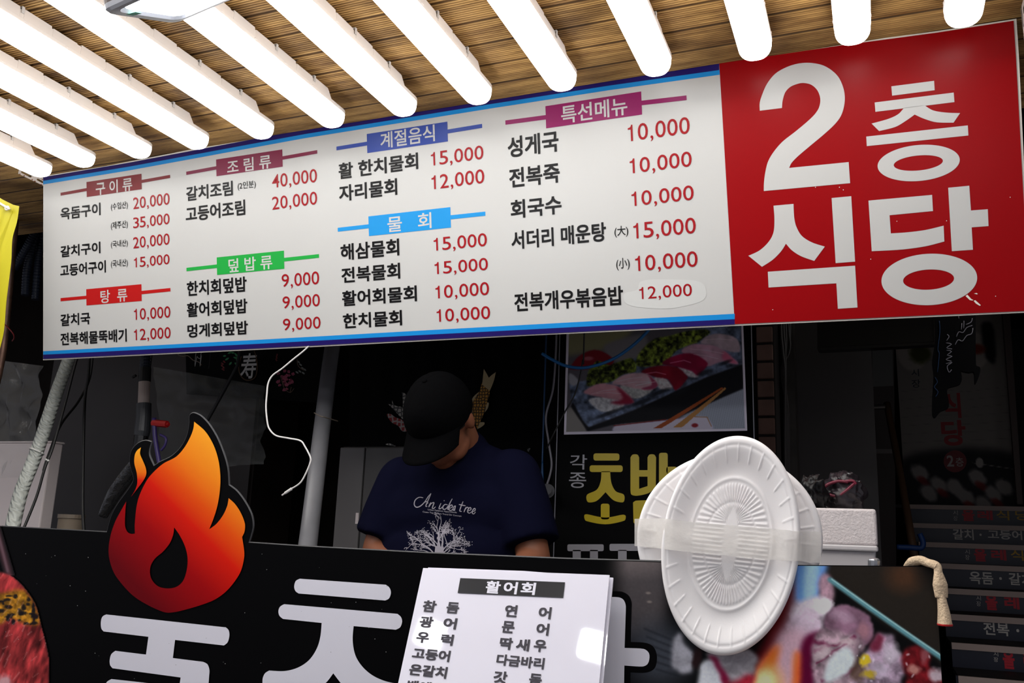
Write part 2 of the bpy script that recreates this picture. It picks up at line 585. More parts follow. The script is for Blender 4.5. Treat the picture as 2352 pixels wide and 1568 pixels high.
def make_tube(label):
    L = 0.82; hw = 0.0365
    t = thing('tube_light', label, 'tube light', (0, 0, 0), 'lit tubes in a row under the plank ceiling')
    d = MB(); stadium_loft(d, L, hw, 0.036, -0.0395)
    dif = d.build('diffuser', M['tube'], t, shade=True)
    h = MB()
    slab_stadium(h, L + 0.001, hw + 0.0012, -0.040, -0.0300)
    # spine with sloping ends and raised tabs against the ceiling
    def seg(y0, y1, w, z0, z1, s0, s1):
        h.hexa([(-w, y0, z0), (w, y0, z0), (w, y1, z0), (-w, y1, z0),
                (-w*0.93, y0 - s0, z1), (w*0.93, y0 - s0, z1), (w*0.93, y1 + s1, z1), (-w*0.93, y1 + s1, z1)])
    seg(-0.078, -L + 0.078, 0.0305, -0.0305, -0.006, 0.020, 0.020)
    cuts = [-0.078, -0.160, -0.168, -0.240, -0.318, -0.326, -0.400, -0.478, -0.486, -0.560, -0.638, -0.646, -L + 0.078]
    tops = [-0.0012, None, -0.0042, -0.0012, None, -0.0042, -0.0012, None, -0.0042, -0.0012, None, -0.0012]
    for k, tz in enumerate(tops):
        if tz is None: continue
        y0, y1 = cuts[k], cuts[k + 1]
        if k == 0: s0, s1 = 0.022, 0.002
        elif k == len(tops) - 1: s0, s1 = 0.002, 0.022
        else: s0, s1 = 0.002, 0.002
        seg(y0, y1, 0.0312, -0.0303, tz, s0, s1)
    h.build('housing', M['lamp_white'], t, bevel=0.0012)
    for y in (-0.164, -0.322, -0.642):
        c = MB()
        c.box((-0.0325, y - 0.0035, -0.016), (-0.031, y + 0.0035, 0.0))
        c.box((0.031, y - 0.0035, -0.016), (0.0325, y + 0.0035, 0.0))
        c.box((-0.0325, y - 0.0035, -0.002), (0.0325, y + 0.0035, 0.0))
        c.build('mounting_clip', M['clip'], t)
    for i in range(7):
        y = -0.06 - i*0.115
        s = MB().ellip((hw + 0.0012, y, -0.0345), (0.0015, 0.007, 0.0022), nu=10, nv=6)
        s.ellip((-hw - 0.0012, y, -0.0345), (0.0015, 0.007, 0.0022), nu=10, nv=6)
        s.build('snap_tab', M['lamp_white'], t, shade=True)
    return t

def copy_thing(t, loc, label, group=None):
    r = t.copy(); COL.objects.link(r); r.location = loc; r['label'] = label
    if group: r['group'] = group
    for ch in list(t.children):
        c = ch.copy(); COL.objects.link(c); c.parent = r
        for g in ch.children:
            q = g.copy(); COL.objects.link(q); q.parent = c
    return r
ORD = ['first', 'second', 'third', 'fourth', 'fifth', 'sixth', 'seventh', 'eighth', 'ninth', 'tenth', 'eleventh', 'twelfth', 'thirteenth']
def tube_label(i):
    if i == 0: return 'lit white tube light at the far left, ending over the slotted bracket'
    if i == 12: return 'lit white tube light at the far right, over the red panel corner'
    if i == 11: return 'lit white tube light ending above the middle of the red panel'
    if i == 10: return 'lit white tube light ending at the seam of white and red panels'
    return 'lit white tube light, %s from the left in the row along the menu sign' % ORD[i]
tube0 = None
for i, x in enumerate(TUBE_X):
    if tube0 is None:
        tube0 = make_tube(tube_label(0)); tube0.location = (x, 1.915, CZ)
        T0 = tube0
    else:
        copy_thing(T0, (x, 1.898, CZ), tube_label(i))

for k in (1, 2):  # extra tubes out of view, added to lift the sign's left end
    copy_thing(T0, (TUBE_X[0] - 0.26*k, 1.905, CZ), 'added lit tube light left of the frame, %s beyond the leftmost visible tube' % ('first', 'second')[k - 1], 'lit tubes added left of the frame')
for i, x in enumerate(TUBE_X):              # unseen second row, added to brighten the board and trays
    copy_thing(T0, (x, 1.898 - 0.87, CZ), 'lit tube light of the added outer row, in line with the tube %s from the left' % ORD[i], 'lit tubes of the added outer row towards the street')

# ------------------------------------------------------------------ LED flood lights
def make_flood(label, corner, e1, e2, group, post=False):
    """corner + two edges of the lit face; body goes up behind it"""
    corner = np.array(corner, float); e1 = np.array(e1, float); e2 = np.array(e2, float)
    n = np.cross(e1, e2); n /= np.linalg.norm(n)
    if n[2] < 0: n = -n
    c = corner + 0.5*e1 + 0.5*e2
    t = thing('led_floodlight', label, 'floodlight', c + n*0.05, group)
    def ring(s, h):
        out = []
        for (a, b) in ((-.5, -.5), (.5, -.5), (.5, .5), (-.5, .5)):
            # rounded corners: 4 points each
            for k in range(5):
                base = {(-.5, -.5): 180, (.5, -.5): 270, (.5, .5): 0, (-.5, .5): 90}[(a, b)]
                an = math.radians(base + 90*k/4)
                r = 0.018
                l1, l2 = np.linalg.norm(e1), np.linalg.norm(e2)
                u1, u2 = e1/l1, e2/l2
                q = c + u1*(math.copysign(l1*0.5*s - r, a) + r*math.cos(an)) + u2*(math.copysign(l2*0.5*s - r, b) + r*math.sin(an)) + n*h
                out.append(q)
        return out
    def loft(rings):
        mb = MB(); N = len(rings[0]); vs = [p for rr in rings for p in rr]; fs = []
        for j in range(len(rings)-1):
            for i in range(N):
                fs.append((j*N+i, j*N+(i+1) % N, (j+1)*N+(i+1) % N, (j+1)*N+i))
        return mb.add(vs, fs), N, len(rings)
    mb, N, K = loft([ring(0.80, 0.004), ring(0.86, 0.0), ring(0.97, 0.001), ring(1.0, 0.006), ring(1.0, 0.014)])
    mb.build('bezel', M['lamp_grey'], t, shade=False)
    mb, N, K = loft([ring(1.0, 0.014), ring(0.96, 0.045), ring(0.7, 0.06)])
    mb.f.append(tuple((K-1)*N + k for k in range(N)))
    mb.build('back_housing', M['lamp_brown'], t)
    mb = MB(); rr = ring(0.80, 0.004)
    mb.add(rr, [tuple(range(len(rr)))])
    mb.build('led_panel', M['led'] if group else M['led_near'], t)
    u1 = e1/np.linalg.norm(e1)
    mb = MB()
    top = c + n*0.055
    for s in (-0.55, 0.55):
        mb.tube([c + e2*s*0.92 + n*0.03, c + e2*s*0.92 + n*0.10], 0.006, 8)
    mb.tube([c - e2*0.506 + n*0.10, c + e2*0.506 + n*0.10], 0.006, 8)
    up = np.array([c[0], c[1], CZ]) + n*0.0
    if post:
        mb.tube([c + n*0.10, (c + n*0.10)*np.array([1, 1, 0])], 0.02, 10)
    else:
        mb.tube([c + n*0.10, (c[0], c[1], CZ)], 0.007, 8)
    mb.build('post' if post else 'hanging_bracket', M['lamp_grey'], t)
    return t
pc = P(402, 57, 1.13)
pl_ = P(234, 33, 0.978)
fl = make_flood('grey LED floodlight hanging in front of the tubes, green sticker on its rim', pc, pl_ - pc, np.array([0.27, -0.02, 0.03]), None)
e1 = pl_ - pc; e2 = np.array([0.27, -0.02, 0.03])
n_ = np.cross(e1, e2); n_ = n_ if n_[2] < 0 else -n_; n_ /= np.linalg.norm(n_)
q = pc + e1*0.68 + e2*0.055 - n_*0.0
g = MB().add([q + n_*0.001, q + e1*0.10 + n_*0.001, q + e1*0.06 + e2*0.06 + n_*0.001, q - e1*0.04 + e2*0.05 + n_*0.001], [(0, 1, 2, 3)])
g.build('sticker', M['green'], fl)
# two more floodlights of the row (mirrored in the glossy menu sheet); aimed at the counter front
for (px, py, s, lab) in ((988, 1455, 2.17, 'grey LED floodlight mirrored on the left half of the glossy menu sheet'),
                         (1365, 1483, 2.0, 'grey LED floodlight mirrored on the right edge of the glossy menu sheet')):
    d = ray(px, py); uv0 = SHEET.uv(px, py); P0 = SHEET.pt(*uv0)
    r = d - 2*(d @ SHEET.n)*SHEET.n; r /= np.linalg.norm(r)
    c = P0 + r*s
    a = np.cross(r, [0, 0, 1]); a /= np.linalg.norm(a); b = np.cross(a, r)
    make_flood(lab, c - a*0.07 - b*0.065, a*0.14, b*0.13, 'grey LED floodlights facing the counter')

c = np.array([0.36, -0.20, 2.14]); r = c - P(1700, 1330, BY); r /= np.linalg.norm(r)  # third floodlight, unseen, added for more light on board and trays
a = np.cross(r, [0, 0, 1]); a /= np.linalg.norm(a); b = np.cross(a, r)
make_flood('added grey LED floodlight facing the foam trays at the right end of the counter', c - a*0.07 - b*0.065, a*0.14, b*0.13, 'grey LED floodlights facing the counter')

# ------------------------------------------------------------------ menu sign
TOP = [(98, 404), (147, 396), (241, 381), (540, 323), (804, 274), (1134, 221), (1321, 190), (1549, 155.5), (1713, 132.5), (1930, 100), (2152, 70.5), (2335, 42)]
BOT = [(97.5, 827), (700, 797.5), (1200, 771), (1688, 748), (2152, 727), (2369, 717)]
sg = thing('menu_sign', 'long white and red Korean menu sign hanging below the tube lights', 'sign', SIGN.pt(*SIGN.uv(1200, 775)))
def topy(x, o=0):
    xs = [p[0] for p in TOP]; ys = [p[1] for p in TOP]
    return float(np.interp(x, xs, ys))
def boty(x):
    return float(np.interp(x, [p[0] for p in BOT], [p[1] for p in BOT]))
mb = MB(); poly_px(mb, SIGN, [TOP + [(2341, 133), (2353, 390)] + BOT[::-1]], -0.0085, 0.006)
mb.build('edge_frame', M['sign_edge'], sg)
mb = MB(); xs = [99.5, 300, 700, 1134, 1400, 1652]
poly_px(mb, SIGN, [[(x, topy(x) + 4) for x in xs] + [(1687.5, boty(1688) - 4)] + [(x, boty(x) - 3.4) for x in (1400, 1000, 600, 99.5)]], 0.0)
mb.build('white_panel', M['sign_white'], sg)
mb = MB(); xr = [1652, 1713, 1930, 2152, 2328]
poly_px(mb, SIGN, [[(x, topy(x) + 4.5) for x in xr] + [(2333.5, 133), (2345.5, 355), (2352.5, 480), (2363, 713.5)] + [(x, boty(x) - 4) for x in (2152, 1900, 1688)]], 0.0004)
mb.build('red_panel', M['sign_red'], sg)
def band(fa, fb, xs0, m, name, yt):
    mb = MB()
    poly_px(mb, SIGN, [[(x, yt(x) + fa(x)) for x in xs0] + [(x, yt(x) + fb(x)) for x in xs0[::-1]]], 0.0006)
    mb.build(name, m, sg)
L2 = lambda a, b: (lambda x: a + (b - a)*(x - 98)/1554.0)
band(L2(3, 5.3), L2(11.5, 20), xs, M['navy'], 'border_stripe', topy)
band(L2(11.5, 20), L2(19.8, 30.8), [99.5, 300, 700, 1134, 1400, 1653], M['sky'], 'border_stripe', topy)
xb = [99.5, 600, 1000, 1400, 1687.6]
band(L2(-20.5, -27.5), L2(-12.6, -15.3), xb, M['sky'], 'border_stripe', boty)
band(L2(-12.6, -15.3), L2(-2.7, -3.2), xb, M['navy'], 'border_stripe', boty)

HEAD = [  # text, box tl, box br, left end (x, y mid), right end, text tl, text br, colour
 ('구 이 류', (199, 418), (325.9, 434.4), (139.5, 446), (391, 405), (220.4, 419.5), (304.4, 437), (134, 18, 28)),
 ('조 림 류', (496.6, 366.3), (649.7, 382.7), (428, 398), (729, 348.6), (522, 369.5), (623, 385.5), (138, 28, 70)),
 ('계절음식', (842.6, 307.8), (1029, 324.8), (773, 341), (1107.6, 289), (873.5, 305), (999.4, 324), (58, 84, 178)),
 ('특선메뉴', (1252.8, 243.9), (1475, 263), (1161, 281.6), (1577, 224.5), (1288.5, 244.5), (1441.6, 263), (160, 22, 104)),
 ('탕  류', (198.3, 664), (325.9, 690.9), (139.5, 688), (391.8, 665), (231, 667), (293, 691.5), (208, 24, 22)),
 ('덮 밥 류', (498, 591), (653.4, 617), (428.6, 618.8), (733, 587.5), (525, 595), (626, 617), (36, 186, 74)),
 ('물   회', (846.3, 496.9), (1036, 522.4), (776, 527.5), (1115, 490.5), (889.7, 498.5), (991.7, 523.5), (34, 164, 244))]
for (s, btl, bbr, le, re, ttl, tbr, c) in HEAD:
    m = mat('heading_colour', tuple(0.86*q for q in c), SIGN_R, 0.15)
    a0, b1 = SIGN.uv(*btl); a1, b0 = SIGN.uv(*bbr)
    la, lb = SIGN.uv(*le); ra, rb = SIGN.uv(*re)
    bm_ = (b0 + b1)/2; th = (b1 - b0)*0.10
    mb = MB()
    mb.add([SIGN.pt(x, y, 0.0006) for x, y in ((a0, b0), (a1, b0), (a1, b1), (a0, b1))], [(0, 1, 2, 3)])
    mb.add([SIGN.pt(x, y, 0.0006) for x, y in ((la, lb - th), (a0, bm_ - th), (a0, bm_ + th), (la, lb + th))], [(0, 1, 2, 3)])
    mb.add([SIGN.pt(x, y, 0.0006) for x, y in ((a1, bm_ - th), (ra, rb - th), (ra, rb + th), (a1, bm_ + th))], [(0, 1, 2, 3)])
    ho = mb.build('heading', m, sg)
    mb = MB(); text_on(mb, SIGN, s, ttl, tbr, 0.0010, 0.014)
    mb.build('heading_lettering', M['sign_white'], ho)

DISH = [
 ('옥돔구이', (139.5, 478), (231.3, 493.5)), ('갈치구이', (139.5, 565.4), (231, 581)), ('고등어구이', (139, 608.6), (243.5, 625)),
 ('갈치국', (139.5, 722), (207.5, 744)), ('전복해물뚝배기', (139.5, 765), (291.5, 784)),
 ('갈치조림', (428, 430), (535, 448)), ('고등어조림', (427, 476), (563.6, 493)),
 ('한치회덮밥', (429.6, 647), (567, 669)), ('활어회덮밥', (429.6, 696), (568.7, 718.4)), ('멍게회덮밥', (431, 745.6), (570, 767)),
 ('활 한치물회', (778, 375.7), (960.7, 387.5)), ('자리물회', (779, 426.7), (912.6, 446.7)),
 ('해삼물회', (782.5, 561.5), (917.3, 585.7)), ('전복물회', (784.6, 615.5), (919.4, 639)), ('활어회물회', (786, 668.6), (957.7, 691)), ('한치물회', (788, 721), (923.7, 746.4)),
 ('성게국', (1166, 316), (1283.4, 347)), ('전복죽', (1169.5, 387.8), (1286, 418)), ('회국수', (1172.9, 461), (1290, 490)),
 ('서더리 매운탕', (1174.5, 531.7), (1392.6, 553)), ('전복개우볶음밥', (1181.3, 674), (1431.8, 699.7))]
NOTE = [('(수입산)', (255, 466.7), (294, 480)), ('(제주산)', (255, 510), (294, 524.6)), ('(국내산)', (255, 553.5), (294, 567)), ('(국내산)', (255, 597.7), (294, 613)),
 ('(2인분)', (546, 419), (588, 432.6)), ('(大)', (1411, 520), (1443.7, 543)), ('(小)', (1415, 593.4), (1447, 619))]
PRICE = [('20,000', (306, 454), (390, 469)), ('35,000', (306, 500), (390, 514)), ('20,000', (306, 545), (390, 561)), ('15,000', (308, 591.6), (390, 606)),
 ('10,000', (308, 709), (392, 728.6)), ('12,000', (308, 756), (392.5, 776)),
 ('40,000', (625, 401.4), (728.6, 417.7)), ('20,000', (625, 452.4), (729, 468.7)),
 ('9,000', (647, 630), (733.7, 652)), ('9,000', (649, 681), (735.4, 702.4)), ('9,000', (650, 732), (737, 753.5)),
 ('15,000', (989.6, 350), (1111, 364.6)), ('12,000', (991, 403.3), (1113, 420)),
 ('15,000', (996, 546.6), (1119, 564.5)), ('15,000', (998, 602), (1121.4, 619.7)), ('10,000', (1000, 656.3), (1124, 676.7)), ('10,000', (1002.8, 710.3), (1126.5, 731.5)),
 ('10,000', (1441.6, 287.4), (1585, 306)), ('10,000', (1446, 364.6), (1589.4, 381.6)), ('10,000', (1450, 440.5), (1594, 458.5)),
 ('15,000', (1454.3, 512.6), (1598.8, 535)), ('10,000', (1458.5, 587.8), (1603, 611.6)), ('12,000', (1468, 659.3), (1590, 679))]
mb = MB()
z5 = zc(740, 300, 2.352)
poly_px(mb, SIGN, [smooth([z5(p) for p in [(1632, 880), (1700, 860), (1720, 815), (1800, 803), (2000, 808), (2060, 830), (2075, 890), (2040, 925), (1880, 960), (1700, 952), (1640, 930)]])], 0.0005)
mb.build('correction_patch', M['sign_patch'], sg)
for s, a, b in DISH:
    mb = MB(); text_on(mb, SIGN, s, a, b, 0.0010, 0.024); mb.build('dish_name', M['ink'], sg)
for s, a, b in NOTE:
    mb = MB(); text_on(mb, SIGN, s, a, b, 0.0010, 0.008); mb.build('dish_note', M['ink'], sg)
for s, a, b in PRICE:
    mb = MB(); text_on(mb, SIGN, s, a, b, 0.0010, 0.003, digits=True); mb.build('price', M['price'], sg)

z6 = zc(1600, 100, 2.3763)
def ell(cx, cy, a, b, sx, sy, n=56):
    return [(cx + a*math.cos(t) + b*math.sin(t)*sy, cy + a*math.cos(t)*sx + b*math.sin(t)) for t in [2*math.pi*i/n for i in range(n)]]
def big(name, polys):
    mb = MB()
    for pl in polys:
        poly_px(mb, SIGN, [smooth([z6(p) for p in ring]) if any(len(p) == 2 for p in ring) else [z6(p) for p in ring] for ring in pl], 0.0010)
    mb.build(name, M['sign_white'], sg)
cn = lambda *a: [(x, y, 1) for x, y in a]
big('large_character', [[[(345, 367, 1), (466, 352, 1), (470, 310), (485, 265), (515, 235), (560, 218), (590, 216), (625, 225), (655, 250), (672, 285), (675, 320), (665, 357), (640, 392), (600, 430), (540, 480), (470, 535), (422, 590), (390, 645), (375, 705), (368, 760), (367, 805, 1), (838, 762, 1), (830, 647, 1), (505, 679, 1), (518, 652), (550, 618), (612, 565), (690, 500), (750, 445), (785, 400), (803, 350), (809, 295), (800, 240), (775, 185), (735, 145), (685, 118), (620, 106), (555, 110), (490, 130), (430, 165), (385, 220), (358, 280), (345, 325)]]])
big('large_character', [[cn((1063, 234), (1296, 204), (1299, 255), (1067, 285))],
    [cn((972, 322), (1403, 268), (1407, 320), (976, 373))],
    [[(1133, 350, 1), (1100, 386), (1045, 412), (955, 437, 1), (996, 478, 1), (1085, 455), (1145, 420), (1190, 388, 1), (1245, 412), (1310, 430), (1402, 432, 1), (1438, 380, 1), (1360, 377), (1290, 365), (1243, 337, 1)]],
    [cn((926, 508), (1480, 447), (1483, 502), (929, 560))],
    [ell(1212, 652, 224, 98, -.08, .02), ell(1210, 652, 134, 41, -.09, .02)]])
big('large_character', [[[(420, 885, 1), (529, 875, 1), (533, 950), (545, 1000), (575, 1050), (630, 1085), (700, 1108, 1), (642, 1186, 1), (570, 1160), (520, 1128), (488, 1092, 1), (460, 1135), (415, 1180), (357, 1218, 1), (283, 1158, 1), (345, 1128), (395, 1080), (420, 1030), (425, 960)]],
    [cn((737, 843), (844, 833), (865, 1190), (759, 1198))],
    [cn((389, 1245), (865, 1212), (878, 1440), (771, 1447), (763, 1308), (393, 1331))]])
big('large_character', [[[(938, 857, 1), (1285, 826, 1), (1290, 914, 1), (1053, 937, 1), (1060, 1036, 1), (1150, 1030), (1250, 1017), (1348, 994, 1), (1352, 1080, 1), (1250, 1106), (1120, 1124), (956, 1133, 1)]],
    [cn((1373, 787), (1488, 776), (1497, 911), (1589, 904), (1593, 996), (1501, 1003), (1508, 1125), (1393, 1133))],
    [ell(1270, 1287, 261, 140, -.04, .02), ell(1266, 1288, 139, 55, -.05, .02)]])
zr = zc(2152, 600, 7.84)
mb = MB()
poly_px(mb, SIGN, [[zr(p) for p in ((515, 625), (548, 600), (620, 680), (655, 695), (640, 705), (590, 698))]], 0.0011)
poly_px(mb, SIGN, [[zr(p) for p in ((660, 710), (690, 700), (725, 730), (790, 790), (770, 800), (700, 760))]], 0.0011)
poly_px(mb, SIGN, [[zr(p) for p in ((665, 580), (710, 570), (735, 585), (720, 595))]], 0.0011)
for (x, y) in ((2152+1055/7.84, 600+628/7.84), (1873, 430), (1937, 436), (1928, 430), (2060, 508), (2174, 507), (1775, 711), (2000, 595), (2320, 453)):
    poly_px(mb, SIGN, [[(x-1.2, y), (x, y-1.2), (x+1.3, y), (x, y+1.2)]], 0.0011)
mb.build('scratch_mark', M['sign_edge'], sg)
# slotted steel angle holding the sign at the left
br = thing('slotted_bracket', 'white slotted steel angle with rust at the left end of the sign', 'bracket', P(75, 395, 1.99))
zA = zc(0, 340, 7.84)
BRK = Plane(P(75, 395, 1.985), P(99, 425, 1.99) - P(41, 398, 1.93), (0, 0, 1))
def cap2(x0, y0, x1, y1, r):
    out = []
    an0 = math.atan2(y1 - y0, x1 - x0)
    for k in range(9):
        a = an0 + math.pi/2 + math.pi*k/8; out.append((x0 + r*math.cos(a), y0 + r*math.sin(a)))
    for k in range(9):
        a = an0 - math.pi/2 + math.pi*k/8; out.append((x1 + r*math.cos(a), y1 + r*math.sin(a)))
    return out
mb = MB()
poly_px(mb, BRK, [[zA(p) for p in ((356, 300), (780, 470), (780, 678), (326, 458))], [zA(p) for p in cap2(400, 432, 550, 512, 20)], [zA(p) for p in cap2(680, 568, 762, 612, 18)]], 0.0, 0.0012)
mb.build('angle_plate', M['lamp_white'], br)
mb = MB()
for (x, y, w, h) in ((360, 470, 30, 10), (435, 500, 35, 12), (580, 570, 30, 12), (630, 600, 40, 14), (760, 570, 25, 12), (740, 660, 50, 9)):
    poly_px(mb, BRK, [[zA((x-w/2, y)), zA((x, y-h)), zA((x+w/2, y+h*.3)), zA((x, y+h))]], 0.0018)
mb.build('rust_patch', mat('rust', (130, 62, 24), 0.8), br)
# right end bracket
br2 = thing('slotted_bracket', 'white slotted steel angle with rust at the right end of the sign', 'bracket', P(2345, 60, 1.95))
BR2 = Plane(P(2342, 60, 1.96), (0, 1, 0), (0, 0, 1))
mb = MB()
zB = zc(2152, 0, 11.76)
bp = P(2341, 45, 1.97)
mb.box((bp[0] + 0.004, 1.30, CZ - 0.05), (bp[0] + 0.007, 1.965, CZ - 0.002))
mb.box((bp[0] + 0.004, 1.955, CZ - 0.20), (bp[0] + 0.020, 1.962, CZ - 0.002))
mb.build('angle_plate', M['lamp_white'], br2)
mb = MB()
for k in range(6):
    y = 1.93 - k*0.09
    mb.box((bp[0] + 0.0025, y - 0.025, CZ - 0.035), (bp[0] + 0.0042, y, CZ - 0.022))
mb.build('slot', M['black'], br2)

# ------------------------------------------------------------------ numpy painter for printed photographs
_rng = np.random.RandomState(5)
def vnoise(X, Y, s, seed=0, oct=3):
    rs = np.random.RandomState(seed)
    out = np.zeros_like(X); amp = 1.0; tot = 0
    for o in range(oct):
        gx = X/s; gy = Y/s
        G = rs.rand(64, 64)
        ix = np.floor(gx).astype(int); iy = np.floor(gy).astype(int)
        fx = gx - ix; fy = gy - iy
        fx = fx*fx*(3 - 2*fx); fy = fy*fy*(3 - 2*fy)
        g = lambda a, b: G[a % 64, b % 64]
        out += amp*(g(ix, iy)*(1-fx)*(1-fy) + g(ix+1, iy)*fx*(1-fy) + g(ix, iy+1)*(1-fx)*fy + g(ix+1, iy+1)*fx*fy)
        tot += amp; amp *= 0.5; s = s/2.0
    return out/tot

class Paint:
    def __init__(self, x0, y0, x1, y1, nx, ny, bg):
        self.nx, self.ny = nx, ny
        self.X, self.Y = np.meshgrid(np.linspace(x0, x1, nx), np.linspace(y0, y1, ny))
        self.C = np.ones((ny, nx, 3))*np.array(bg, float)
        self.px = (x1 - x0)/(nx - 1)

    def blurm(self, m, r):
        k = int(round(r/self.px))
        if k < 1: return m
        for _ in range(2):
            for ax in (0, 1):
                p = np.pad(m, [(k + 1, k) if a == ax else (0, 0) for a in (0, 1)], mode='edge')
                cs = np.cumsum(p, axis=ax)
                if ax == 0: m = (cs[2*k+1:] - cs[:-(2*k+1)])/(2*k+1)
                else: m = (cs[:, 2*k+1:] - cs[:, :-(2*k+1)])/(2*k+1)
        return m

    def mix(self, m, c, alpha=1.0, tex=None):
        m = np.clip(m*alpha, 0, 1)[..., None]
        c = np.array(c, float)
        col = c if tex is None else c*tex[..., None]
        self.C = self.C*(1 - m) + col*m

    def poly(self, pts, c, blur=0, alpha=1.0, tex=None, sm=True):
        pts = smooth(pts) if sm else pts
        m = np.zeros(self.X.shape, bool)
        n = len(pts)
        for i in range(n):
            xa, ya = pts[i][:2]; xb, yb = pts[(i+1) % n][:2]
            if ya == yb: continue
            cond = ((ya > self.Y) != (yb > self.Y)) & (self.X < (xb - xa)*(self.Y - ya)/(yb - ya) + xa)
            m ^= cond
        self.mix(self.blurm(m.astype(float), blur), c, alpha, tex)

    def ell(self, cx, cy, rx, ry, c, soft=0.2, alpha=1.0, rot=0.0, wob=0.0, seed=1, tex=None):
        dx = self.X - cx; dy = self.Y - cy
        a = dx*math.cos(rot) + dy*math.sin(rot); b = -dx*math.sin(rot) + dy*math.cos(rot)
        d = np.sqrt((a/rx)**2 + (b/ry)**2)
        if wob: d = d + wob*(vnoise(self.X, self.Y, max(rx, ry)*0.5, seed) - 0.5)
        self.mix(np.clip((1 + soft/2 - d)/max(soft, 1e-3), 0, 1), c, alpha, tex)

    def line(self, pts, w, c, soft=0.4, alpha=1.0):
        d = np.full(self.X.shape, 1e9)
        for i in range(len(pts)-1):
            ax, ay = pts[i]; bx, by = pts[i+1]
            t = np.clip(((self.X-ax)*(bx-ax) + (self.Y-ay)*(by-ay))/((bx-ax)**2 + (by-ay)**2 + 1e-9), 0, 1)
            d = np.minimum(d, np.hypot(self.X - ax - t*(bx-ax), self.Y - ay - t*(by-ay)))
        self.mix(np.clip((w/2*(1+soft) - d)/(w/2*soft*2 + 1e-6), 0, 1), c, alpha)

    def grid(self, pos, gain=1.0, cap=0.9):
        """pos(x, y) -> world point for a paint coordinate"""
        mb = MB()
        nx, ny = self.nx, self.ny
        vs = [pos(self.X[j, i], self.Y[j, i]) for j in range(ny) for i in range(nx)]
        fs = [(j*nx+i, j*nx+i+1, (j+1)*nx+i+1, (j+1)*nx+i) for j in range(ny-1) for i in range(nx-1)]
        mb.v = [tuple(p) for p in vs]; mb.f = fs
        cols = np.minimum(lin(np.clip(self.C, 0, 255))*gain, cap).reshape(-1, 3)
        return mb, cols

# ------------------------------------------------------------------ counter board with flame cut-out
z1 = zc(0, 780, 3.1357); zf = zc(0, 1168, 3.92); zg = zc(500, 1200, 3.92); zh = zc(900, 1268, 3.92); zk = zc(1400, 1000, 2.4706)
bd = thing('counter_signboard', 'black counter signboard with flame cut-out and big white Korean letters', 'signboard', BOARD.pt(*BOARD.uv(1100, 1700)))
FL = [z1(p) for p in [(765, 1385, 1), (798, 1268), (845, 1180), (930, 1062), (958, 1000), (940, 930), (930, 870), (942, 800), (985, 748), (1040, 725), (1085, 735, 1), (1070, 785), (1068, 825), (1082, 865), (1103, 910, 1), (1150, 878), (1230, 838), (1298, 772), (1342, 690), (1360, 600), (1362, 545), (1388, 526), (1440, 548), (1500, 610), (1560, 710), (1608, 830), (1634, 930), (1642, 1045, 1), (1700, 1090), (1760, 1170), (1805, 1260), (1816, 1340), (1802, 1405), (1785, 1460, 1)]]
outline = [(-70, 1202)] + smooth([(0, 1208.5, 1)] + FL, 6, closed=False) + [(700, 1254.5), (985, 1270), (1300, 1283), (1560, 1290.5), (1830, 1297), (2149, 1300), (2165, 1568), (2178, 1790), (-70, 1790)]
mb = MB(); poly_px(mb, BOARD, [outline], -0.0045, 0.003)
mb.build('board', M['board_black'], bd)
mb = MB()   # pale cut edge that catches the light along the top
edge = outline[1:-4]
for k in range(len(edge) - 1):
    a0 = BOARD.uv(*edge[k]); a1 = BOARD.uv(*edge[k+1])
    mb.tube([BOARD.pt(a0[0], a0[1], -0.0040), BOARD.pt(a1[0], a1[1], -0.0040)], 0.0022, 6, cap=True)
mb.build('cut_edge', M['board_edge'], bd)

def flame_mat(name, px0, px1, stops, parent):
    """printed colour gradient running across the flame"""
    m = bpy.data.materials.new(name); m.use_nodes = True
    nt = m.node_tree; b = nt.nodes['Principled BSDF']
    b.inputs['Roughness'].default_value = 0.34; b.inputs['Specular IOR Level'].default_value = 0.12
    a0 = BOARD.pt(*BOARD.uv(*px0)) - root_loc(parent); a1 = BOARD.pt(*BOARD.uv(*px1)) - root_loc(parent)
    d = a1 - a0; d = d/(d @ d)
    tc = nt.nodes.new('ShaderNodeTexCoord')
    dt = nt.nodes.new('ShaderNodeVectorMath'); dt.operation = 'DOT_PRODUCT'; dt.inputs[1].default_value = tuple(d)
    nt.links.new(tc.outputs['Object'], dt.inputs[0])
    sb = nt.nodes.new('ShaderNodeMath'); sb.operation = 'SUBTRACT'; sb.inputs[1].default_value = float(a0 @ d)
    nt.links.new(dt.outputs['Value'], sb.inputs[0])
    r = nt.nodes.new('ShaderNodeValToRGB')
    while len(r.color_ramp.elements) < len(stops): r.color_ramp.elements.new(0.5)
    for e, (p, c) in zip(r.color_ramp.elements, stops):
        e.position = p; e.color = (*np.minimum(lin(c)*np.array([1.15, 0.95, 0.9]), 1), 1)
    nt.links.new(sb.outputs[0], r.inputs['Fac'])
    nt.links.new(r.outputs['Color'], b.inputs['Base Color'])
    return m
